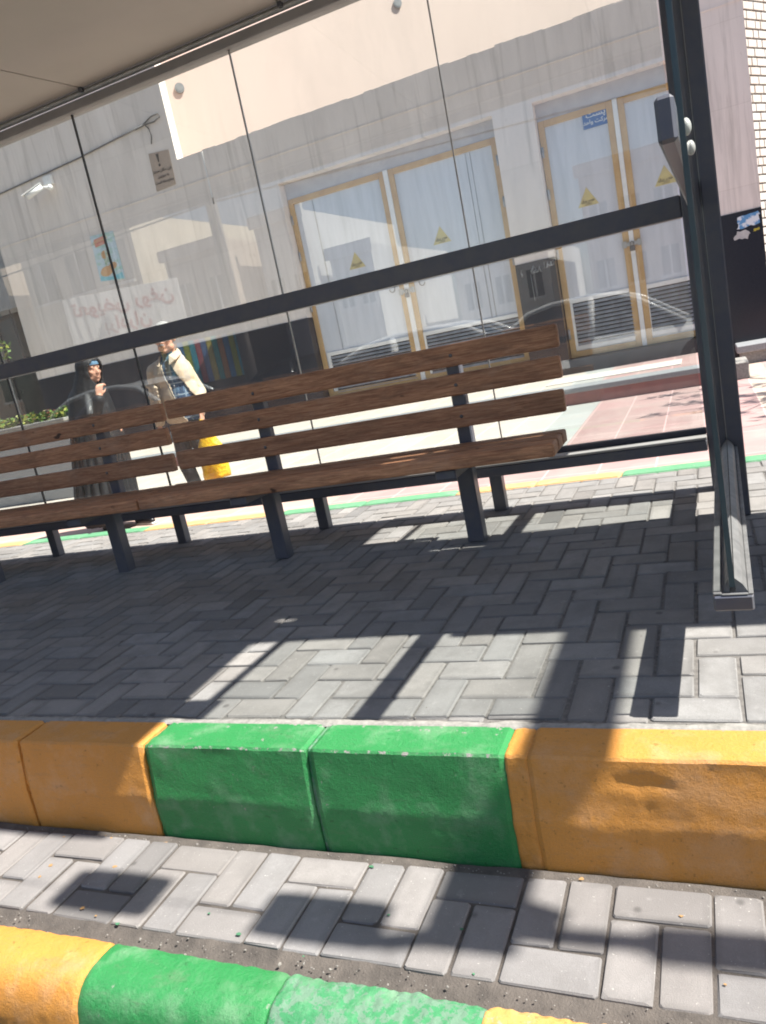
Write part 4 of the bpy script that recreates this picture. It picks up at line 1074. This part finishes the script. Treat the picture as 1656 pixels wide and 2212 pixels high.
# trousers
b = MB()
b.ball((-4.65, my + .035, .60), (.180, .130, .12))
for h, k_, a_ in ((HipR, KnR, AnR), (HipL, KnL, AnL)):
    b.capsule(h, k_, .100, .074); b.capsule(k_, a_ + Vector((0, -.01, .02)), .074, .062)
x = remeshed(b, .010, 2)
bmesh.ops.delete(x.bm, geom=[v_ for v_ in x.bm.verts if v_.co.z > .675 or v_.co.z < -.19], context='VERTS'); x.build('trousers', 'trousers', man)
for a_ in (AnR, AnL):
    b = MB(); b.capsule((a_.x, a_.y + .03, ZL + .045), (a_.x - .01, a_.y - .16, ZL + .038), .042, .036); b.capsule((a_.x, a_.y + .02, ZL + .06), (a_.x, a_.y + .01, -.13), .045, .048)
    x = remeshed(b, .009, 2)
    for v_ in x.bm.verts: v_.co.z = max(v_.co.z, ZL + .003)
    x.build('shoe', 'shoe', man)
# jacket, open at the front
b = MB()
b.ball((-4.645, my + .035, 1.045), (.205, .150, .19)); b.ball((-4.635, my + .035, .83), (.208, .152, .25)); b.ball((-4.635, my + .035, .68), (.212, .155, .13))
b.capsule((-4.84, my + .035, 1.12), (-4.545, my + .035, 1.095), .064, .056); b.capsule((-4.72, my + .04, 1.185), (-4.83, my + .035, 1.135), .050, .062); b.capsule((-4.545, my + .04, 1.18), (-4.545, my + .035, 1.105), .048, .050)
b.capsule(Rs + Vector((.012, 0, -.01)), Re, .073, .063); b.capsule(Re, Rw + Vector((0, .01, .045)), .063, .050)
b.capsule(Ls + Vector((-.012, 0, -.01)), Le, .066, .060); b.capsule(Le, Lw + Vector((0, .01, .05)), .063, .050)
b.capsule((mx - .0, my + .045, 1.17), (mx, my + .045, 1.225), .094, .086)
for k in range(11):     # soft folds on sleeves and body
    z_ = 1.02 - k * .038
    if k % 3 == 0: b.capsule((-4.985 + .012 * sin(k * 2.1), my - .015, z_), (-4.88, my - .02, z_ - .06), .010, .014, 8)
    if k < 8: b.capsule((-4.84 + .01 * sin(k), my - .085, z_ - .02), (-4.77, my - .118, z_ - .06), .010, .014, 8)
x = remeshed(b, .009, 2)
def open_w(z): return -4.672 + (1.2 - z) * .235, -4.592 + (1.2 - z) * .40
dead = []
for v_ in x.bm.verts:
    co = v_.co; lo, hi = open_w(co.z)
    if co.z < .60 or co.z > 1.285 or (co.y < my + .0 and lo < co.x < hi and co.z > .6): dead.append(v_)
    elif co.z > 1.14 and (co - Vector((mx, my + .01, co.z))).length < .072: dead.append(v_)
bmesh.ops.delete(x.bm, geom=dead, context='VERTS')
jk = x.build('jacket', 'jacket', man)
sm = jk.modifiers.new('thickness', 'SOLIDIFY'); sm.thickness = .007; sm.offset = 1
b = MB()
for s_, e_ in ((-1, .0), (1, .02)):   # turned-out jacket collar
    q = [Vector((mx + s_ * .088, my + .03, 1.275)), Vector((mx + s_ * .058, my - .080, 1.235)), Vector((mx + s_ * .052 + e_, my - .128, 1.150)), Vector((mx + s_ * .108 + e_, my - .098, 1.185)), Vector((mx + s_ * .122, my + .02, 1.235))]
    A = [b.bm.verts.new(p) for p in q]; B = [b.bm.verts.new(p + Vector((0, .012, -.004))) for p in q]
    b.bm.faces.new(A); b.bm.faces.new(B[::-1])
    for k in range(5): b.bm.faces.new((A[k], B[k], B[(k + 1) % 5], A[(k + 1) % 5]))
b.build('jacket_collar', 'jacket', man)
b = MB(); b.tube([(-4.652, my - .128, 1.12), (-4.615, my - .132, .95), (-4.578, my - .126, .80), (-4.545, my - .122, .66)], .004, 6); b.build('zip', 'bolt', man)

# the bag in his hand
bag = thing('carrier_bag', 'yellow and orange plastic carrier bag hanging from the man\'s hand', 'bag', (-4.34, my - .11, .3))
b = MB(); N = 26
def bagring(z, t):
    out = []
    for k in range(N):
        a_ = 2 * pi * k / N; rx = .055 + .095 * min(1, t * 2.2) - .01 * t; ry = .03 + .06 * min(1, t * 1.6)
        w_ = 1 + .16 * mnoise.noise(Vector((cos(a_) * 1.6, sin(a_) * 1.6, z * 7))) + .07 * mnoise.noise(Vector((cos(a_) * 5, sin(a_) * 5, z * 14)))
        out.append(b.bm.verts.new((-4.345 + rx * w_ * cos(a_) + .02 * t, my - .115 + ry * w_ * sin(a_), z + .01 * cos(3 * a_) * (1 - t))))
    return out
rings = [bagring(.49 - .45 * t, t) for t in [i / 16 for i in range(17)]]
for A, B in zip(rings, rings[1:]):
    for k in range(N): b.bm.faces.new((A[k], A[(k + 1) % N], B[(k + 1) % N], B[k]))
b.bm.faces.new(rings[-1])
bg = b.build('sack', 'bag', bag, smooth=True)
b = MB()
for o in (-.012, .014): b.tube([(-4.39 + o * .4, my - .115 + o, .475), (-4.372 + o, my - .128 + o, .555), (-4.36, my - .118 + o * .6, .598)], .0085, 6); b.tube([(-4.305, my - .115 + o, .475), (-4.345 + o, my - .128 + o, .555), (-4.36, my - .118 + o * .6, .598)], .0085, 6)
b.build('handles', 'bag', bag, smooth=True)

# ---- the woman
wx, wy = -5.10, 5.55
wo = thing('person', 'woman in long black chador with her hand raised to her chin', 'person', (-5.2, 5.55, ZL))
whc = Vector((wx + .03, wy, 1.232)); wf = Vector((.985, -.16, -.03))
b = MB(); P2, HM2 = head(b, whc, wf, s=.95)
b.capsule((wx - .03, wy + .02, 1.02), (wx, wy, 1.16), .052, .048)
b.ball((wx - .07, wy + .03, .88), (.15, .12, .18)); b.ball((wx - .08, wy + .03, .62), (.15, .13, .2))
rw = Vector((-4.945, wy - .12, .995))
b.capsule((wx - .10, wy - .11, .99), (wx - .06, wy - .15, .78), .045, .038); b.capsule((wx - .06, wy - .15, .78), rw, .038, .026)
b.capsule((wx - .06, wy + .17, .99), (wx - .02, wy + .20, .72), .045, .038); b.capsule((wx - .02, wy + .20, .72), (wx + .1, wy + .08, .66), .038, .026)
fist(b, rw, (.22, .12, 1), (-.6, -.75, .15), (.1, .75, .1), .92, 1.15)
b.capsule((wx - .12, wy - .05, .55), (wx - .16, wy - .06, .15), .08, .055); b.capsule((wx - .16, wy - .06, .15), (wx - .22, wy - .06, -.17), .055, .034)
b.capsule((wx - .04, wy + .08, .55), (wx + .03, wy + .09, .15), .08, .055); b.capsule((wx + .03, wy + .09, .15), (wx + .05, wy + .09, -.17), .055, .034)
remeshed(b, .0065, 6).build('body', 'skin', wo)
b = MB()
for s_ in (-1, 1): b.ball(P2(s_ * .030, .0820, .006), .005, 10, 8); b.capsule(P2(s_ * .016, .0905, .030), P2(s_ * .040, .079, .029), .0025, .002, 8)
b.build('eyes_and_brows', 'dark', wo)
b = MB()       # blue scarf edge over the forehead
b.ball(P2(0, -.002, .052), (.078, .094, .074), 20, 14, HM2)
x = remeshed(b, .006, 1)
bmesh.ops.delete(x.bm, geom=[v_ for v_ in x.bm.verts if (v_.co - whc).z < .040 - .25 * max(0, .07 - (v_.co - whc).dot(wf))], context='VERTS'); x.build('headscarf', 'cap', wo)
b = MB()
b.ball(whc + Vector((-.015, .005, .035)), (.118, .112, .112)); b.ball(whc + Vector((-.02, .0, -.03)), (.112, .11, .12))
b.capsule(whc + Vector((-.035, 0, -.03)), (wx - .10, wy + .01, .86), .108, .205)
b.capsule(whc + Vector((-.05, 0, -.08)), (wx - .20, wy + .02, .80), .08, .13)
for (z0, r0, z1, r1, dx0, dx1) in ((.95, .19, .60, .23, -.09, -.10), (.60, .23, .20, .27, -.10, -.16), (.20, .27, -.02, .29, -.16, -.20)):
    b.capsule((wx + dx0, wy + .01, z0), (wx + dx1, wy + .01, z1), r0, r1, 18)
b.capsule((wx - .06, wy - .13, .80), (rw.x - .012, rw.y - .004, rw.z - .035), .095, .050)
for k in range(12):      # hanging folds
    a_ = -2.9 + k * .27; r0 = .19; r1 = .30
    b.capsule((wx - .09 + r0 * cos(a_), wy + r0 * sin(a_) * .9, .90), (wx - .18 + r1 * cos(a_ + .06), wy + r1 * sin(a_ + .06) * .95, -.05), .016, .034, 8)
x = remeshed(b, .011, 2); dead = []
for v_ in x.bm.verts:
    r = v_.co - whc; fwd = r.dot(wf); side_ = r.dot(wf.cross(Vector((0, 0, 1))).normalized())
    face = fwd > .035 - .35 * max(0, -.02 - r.z) * 0 and (abs(side_) / .072) ** 2 + ((r.z + .022) / .100) ** 2 < 1
    if face or v_.co.z < -.17: dead.append(v_)
    elif (v_.co - (rw + Vector((.012, .01, .055)))).length < .052: dead.append(v_)
bmesh.ops.delete(x.bm, geom=dead, context='VERTS')
cdr = x.build('chador', 'chador', wo); s2 = cdr.modifiers.new('thickness', 'SOLIDIFY'); s2.thickness = .006; s2.offset = 1
for ax_, ay_, dx_ in ((wx - .22, wy - .06, .20), (wx + .05, wy + .09, .20)):
    b = MB(); b.capsule((ax_ - .02, ay_, ZL + .045), (ax_ + dx_ - .03, ay_ - .05, ZL + .035), .043, .033); b.capsule((ax_, ay_, ZL + .06), (ax_, ay_, -.12), .043, .044)
    x = remeshed(b, .009, 2)
    for v_ in x.bm.verts: v_.co.z = max(v_.co.z, ZL + .016)
    sh_o = x.build('shoe', 'shoe', wo)
    b = MB(); pts = [(ax_ - .06 + .30 * t, ay_ - .05 * t) for t in (0, .25, .5, .75, .86)]
    b.obox((ax_ + .075, ay_ - .022, ZL + .012), (.97, -.22, 0), (.22, .97, 0), (0, 0, 1), .135, .036, .010, .006); b.build('sole', 'sole', sh_o)

# ------------------------------------------------------------------ unseen shadow casters added beside the shelter
kk = thing('shade_cuboid', 'unseen grey kiosk standing on the platform beside the shelter', 'cuboid', (1.25, 2.7, 0))  # out-of-view block added to lay the dark band across the platform
b = MB(); b.box(.80, 1.75, 2.235, 3.315, 0, 2.30, .01); b.build('cabin', 'metal_grey', kk)
b = MB(); b.box(.7945, .7995, 2.45, 3.1, .9, 1.9); b.build('shutter', 'louvre', kk)
b = MB()
def slab(y0, y1, z0, z1): b.box(.75, .785, y0, y1, z0, z1)
cuts = [(3.205, .014, 2.40, 2.80), (3.185, .013, 2.96, 3.40), (3.07, .014, 3.12, 3.40), (2.47, .016, 3.18, 3.42)]
ys_ = [2.27, 2.46, 2.48, 3.06, 3.08, 3.178, 3.198, 3.205, 3.219, 3.335]
slab(2.262, 2.462, 2.1, 3.5); slab(2.462, 2.478, 2.1, 3.18); slab(2.478, 3.063, 2.1, 3.5); slab(3.063, 3.077, 2.1, 3.12)
slab(3.077, 3.178, 2.1, 3.5); slab(3.178, 3.191, 2.1, 2.96); slab(3.191, 3.212, 2.1, 3.5); slab(3.212, 3.225, 2.1, 2.40); slab(3.212, 3.225, 2.80, 3.5); slab(3.225, 3.335, 2.1, 3.5)
b.build('slotted_shade_panel', 'metal_grey', kk)  # slots shaped to let thin slivers of sun onto the paving

sp = thing('shadow_pole', 'tall pole added out of view, its arm and board shading the kerbside', 'pole', (2.6, 1.1, ZS))  # added out of view; arm and board shaped for the shadow bands by the kerb
b = MB(); b.tube([(2.6, 1.40, ZS - .1), (2.6, 1.40, 3.6)], .05, 14); b.build('pole', 'metal', sp)
b = MB(); b.tube([(2.6, 1.40, 3.17), (1.95, 1.37, 3.17)], .024, 10); b.tube([(2.0, 1.39, 3.17), (1.86, 1.33, 3.2), (1.72, 1.30, 3.16)], .026, 8); b.tube([(2.1, 1.40, 3.2), (2.02, 1.43, 3.24), (1.97, 1.44, 3.26)], .05, 8); b.build('arm', 'metal', sp)
b = MB(); b.box(1.868, 1.888, 1.30, 2.42, 2.99, 3.27, .006); b.box(1.86, 1.895, 1.36, 1.42, 3.0, 3.26, .004); b.build('shadow_board', 'metal_grey', sp)

def blocker(x, z, label):  # unseen box added to drop a soft blob of shadow on the paver strip
    t = thing('blocker', label, 'blocker', (x, 1.33, z), 'unseen boxes added for their shadows')
    b = MB(); b.box(x - .10, x + .10, 1.26, 1.40, z - .10, z + .09, .02, 2); b.build('housing', 'metal', t)
    b = MB(); b.tube([(x, 1.33, z + .09), (x, 1.33, z + .18)], .006, 6); b.build('hanger', 'metal', t)
blocker(1.30, 2.82, 'dark boxy lantern added out of view for its shadow, nearer the board')
blocker(.68, 2.82, 'dark boxy lantern added out of view for its shadow, further from the board')
b = MB(); b.tube([(-8, 1.33, 3.15), (-3, 1.33, 3.02), (1.4, 1.33, 3.01), (2.6, 1.38, 3.1)], .0028, 5)  # added only so the unseen boxes have something to hang from
tag(b.build('blocker_wire', 'seal'), 'thin wire added out of view to carry the shadow boxes', 'wire')

# ------------------------------------------------------------------ the street behind the camera (seen mirrored in the glass)
def car(x, y, body, label, L=4.3, flip=1, H=1.50):
    t = thing('parked_car', label, 'car', (x, y, ZR))
    z0 = ZR
    st = [(-.5, .42, .62, .30), (-.47, .60, .74, .22), (-.40, .72, .80, .2), (-.24, .84, .86, .2), (.10, .87, .87, .2), (.34, .86, .87, .2), (.44, .80, .84, .22), (.49, .68, .76, .26), (.5, .5, .64, .32)]
    b = MB(); rings = []
    for u, zt, hw, zb in st:
        zt = z0 + zt * H / 1.5 * 1.02; zb = z0 + zb; r = []
        for yy, zz in ((-hw * .92, zb), (-hw, zb + .18), (-hw, (zb + zt) / 2 + .08), (-hw * .95, zt - .03), (-hw * .8, zt), (hw * .8, zt), (hw * .95, zt - .03), (hw, (zb + zt) / 2 + .08), (hw, zb + .18), (hw * .92, zb)):
            r.append(b.bm.verts.new((x + flip * u * L, y + yy, zz)))
        rings.append(r)
    for A, B in zip(rings, rings[1:]):
        for k in range(10): b.bm.faces.new((A[k], A[(k + 1) % 10], B[(k + 1) % 10], B[k]))
    b.bm.faces.new(rings[0]); b.bm.faces.new(rings[-1]); b.build('body', body, t, smooth=True)
    prof = [(-.27, .84), (-.12, 1.28), (-.05, 1.40), (.05, 1.455), (.18, 1.45), (.27, 1.38), (.36, 1.15), (.42, .88)]
    b = MB(); R1 = []; 
    for u, z in prof: R1.append([b.bm.verts.new((x + flip * u * L, y + s * (.80 - .22 * max(0, (z - .84)) / .62), z0 + z * H / 1.5)) for s in (-1, 1)])
    for A, B in zip(R1, R1[1:]): b.bm.faces.new((A[0], A[1], B[1], B[0]))
    for s in (0, 1): b.bm.faces.new([r[s] for r in R1])
    b.build('windows', 'shopglass', t)
    b = MB()
    for s in (-1, 1):
        side_ = [(x + flip * u * L, y + s * (.805 - .22 * max(0, z - .84) / .62), z0 + z * H / 1.5 + .012) for u, z in prof]
        b.tube(side_, .042, 6)
        for u, za, zb in ((.05, .84, 1.44),): b.tube([(x + flip * u * L, y + s * .81, z0 + za * H / 1.5), (x + flip * (u - .01) * L, y + s * .60, z0 + zb * H / 1.5)], .055, 6)
    p5 = [q for q in prof if q[1] > 1.36]
    A = [[b.bm.verts.new((x + flip * u * L, y + s * .60, z0 + z * H / 1.5 + .03)) for s in (-1, 1)] for u, z in p5]
    for a_, c_ in zip(A, A[1:]): b.bm.faces.new((a_[0], a_[1], c_[1], c_[0]))
    b.build('roof', body, t, smooth=True)
    for u in (-.31, .31):
        for s in (-1, 1):
            b = MB(); b.tube([(x + u * L, y + s * .66, z0 + .31), (x + u * L, y + s * .86, z0 + .31)], .31, 20); w_ = b.build('wheel', 'seal', t)
            b = MB(); b.tube([(x + u * L, y + s * .86, z0 + .31), (x + u * L, y + s * .875, z0 + .31)], .19, 14); b.build('rim', 'alu', w_)
    for s in (-1, 1):
        b = MB(); b.ball((x - flip * .485 * L, y + s * .55, z0 + .62), (.05, .14, .07)); b.build('headlight', 'white', t)
    return t
carw = mat('white_car_paint', (.80, .80, .79), None, .2); carg = mat('silver_grey_car_paint', (.56, .59, .60), None, .25, .2); card = mat('dark_car_paint', (.02, .022, .028), None, .2)
car(-3.9, -2.6, carw, 'white car stopped in the near lane', 4.4, 1)
car(-1.35, -5.4, carw, 'white car in the far lane', 4.2, -1, 1.5)
car(-9.15, -2.6, carg, 'silver grey car in the near lane', 4.3, 1, 1.62)
car(-7.0, -5.4, card, 'dark car in the far lane', 4.4, 1)

sheet('opposite_pavement', -120, 120, -13, -9.2, ZR + .14, 'tiles', .3)
def block(name, label, x0, x1, y, h, m, wins, depth=8, shop=None):
    t = thing(name, label, 'building', ((x0 + x1) / 2, y, ZR))
    b = MB(); b.box(x0, x1, y - depth, y, ZR, h); b.build('wall', m, t)
    for (a, c_, z0, z1) in wins:
        b = MB(); b.box(a, c_, y + .001, y + .03, z0, z1); f_ = b.build('window', 'shopglass', t)
        b = MB(); b.box(a - .06, c_ + .06, y + .001, y + .08, z0 - .09, z0 - .001); b.box((a + c_) / 2 - .03, (a + c_) / 2 + .03, y + .0305, y + .05, z0, z1); b.build('frame', 'white', f_)
    b = MB(); b.box(x0 - .1, x1 + .1, y - .001, y + .15, h - .2, h + .15); b.build('cornice', m, t)
    return t
cream = mat('cream_render', (.72, .64, .50), (.66, .59, .46), .8, scale=1); beige = mat('beige_render', (.66, .55, .45), (.6, .5, .4), .8, scale=1); offw = mat('offwhite_render', (.75, .73, .69), (.68, .66, .62), .8, scale=1)
def grid(x0, x1, z0, n, k, w=1.0, h=1.3, dz_=3.0):
    return [(x0 + (i + .5) * (x1 - x0) / n - w / 2, x0 + (i + .5) * (x1 - x0) / n + w / 2, z0 + j * dz_, z0 + j * dz_ + h) for i in range(n) for j in range(k)]
block('apartment_house', 'cream apartment house across the street', -21.5, -16.6, -14, 6.6, cream, grid(-21.5, -16.6, 1.6, 3, 2))
block('apartment_house', 'beige corner house across the street behind the shop', -15.6, -13.2, -14, 5.0, beige, grid(-15.6, -13.2, 3.0, 2, 1, .5, 1.0))
block('apartment_house', 'offwhite apartment house across the street with rows of windows', -12.4, -10.7, -14.5, 5.3, offw, grid(-12.4, -10.7, 2.2, 2, 1, .45))
block('apartment_house', 'small white house across the street', -10.3, -8.9, -15, 3.9, offw, grid(-10.3, -8.9, 2.2, 2, 1, .4, .9))
block('apartment_house', 'low offwhite house in the middle of the far street side', -7.6, -4.4, -19, 3.1, offw, grid(-7.6, -4.4, 1.4, 3, 1, .5, .9))
block('apartment_house', 'beige apartment house on the right of the far street side', -2.9, -.2, -17, 4.6, beige, grid(-2.9, -.2, 1.2, 3, 2, .5, .8, 1.6))
block('apartment_house', 'tall cream apartment house at the far right of the street', 1.0, 9, -16, 9.5, cream, grid(1.0, 9, 1.6, 5, 3))
block('apartment_house', 'long beige apartment row at the far left of the street', -40, -22.5, -14, 8.0, beige, grid(-40, -22.5, 1.6, 8, 3))
shp = thing('corner_shop', 'low shop with white sign board and red lettering across the street', 'shop', (-13.5, -10, ZR))
b = MB(); b.box(-19, -9.6, -13.2, -10.02, ZR + .145, 2.45); b.build('wall', 'granite', shp)
sa = radians(28); su = Vector((-cos(sa), sin(sa), 0)); sn = Vector((sin(sa), cos(sa), 0)); sc = Vector((-13.7, -9.2, 3.06))
b = MB(); b.obox(sc, su, -sn, (0, 0, 1), 1.5, .05, .58, .01); b.build('sign_board', 'white', shp)
b = MB(); b.obox(sc - sn * .5 - Vector((0, 0, .45)), su, -sn, (0, 0, 1), 1.4, .42, .1, .01); b.build('canopy', 'metal_grey', shp)
rd = mat('red_letter', (.45, .05, .06))
text('lettering', fa('تعویض روغن'), .50, sc + sn * .056 + Vector((0, 0, .26)), su, (0, 0, 1), rd, shp, .004, .012)
text('lettering', fa('برادران'), .46, sc + sn * .056 - Vector((0, 0, .24)), su, (0, 0, 1), rd, shp, .004, .012)
cl = [(.05, .35, .45), (.35, .42, .06), (.06, .22, .42), (.5, .25, .1), (.05, .38, .36), (.55, .45, .1), (.1, .2, .4), (.4, .1, .12)]
for k in range(14):
    b = MB(); b.obox(Vector((-11.75, -9.3, 1.42)) + su * (k - 6.5) * .145, su, -sn, (0, 0, 1), .066, .05, .55, .01); b.build('fabric_roll', mat('fabric_%d' % (k % 8), tuple(min(.9, x * 1.7) for x in cl[k % 8]), None, .7), shp)
aw = MB(); aw.box(-11.0, -8.7, -10.0, -9.0, 2.40, 2.46); aw.box(-11.0, -8.7, -9.05, -9.0, 2.05, 2.40); aw.build('awning', mat('orange_awning', (.70, .22, .08)), shp)
up = thing('utility_pole', 'concrete utility pole with wires across the street', 'pole', (-9.95, -5.4 - 3.2, ZR))
b = MB(); b.tube([(-10.1, -8.7, ZR), (-10.1, -8.7, 8.5)], .17, 10, .12); b.build('pole', 'mortar', up)
b = MB()
for k, (z, y_) in enumerate(((4.3, -8.5), (4.9, -8.6), (5.4, -8.8))): b.tube([(-40, y_, z + .8), (-25, y_, z + .1), (-10.1, y_, z + .5), (4, y_, z - .15), (20, y_, z + .5)], .022, 5)
b.build('wires', 'seal', up)
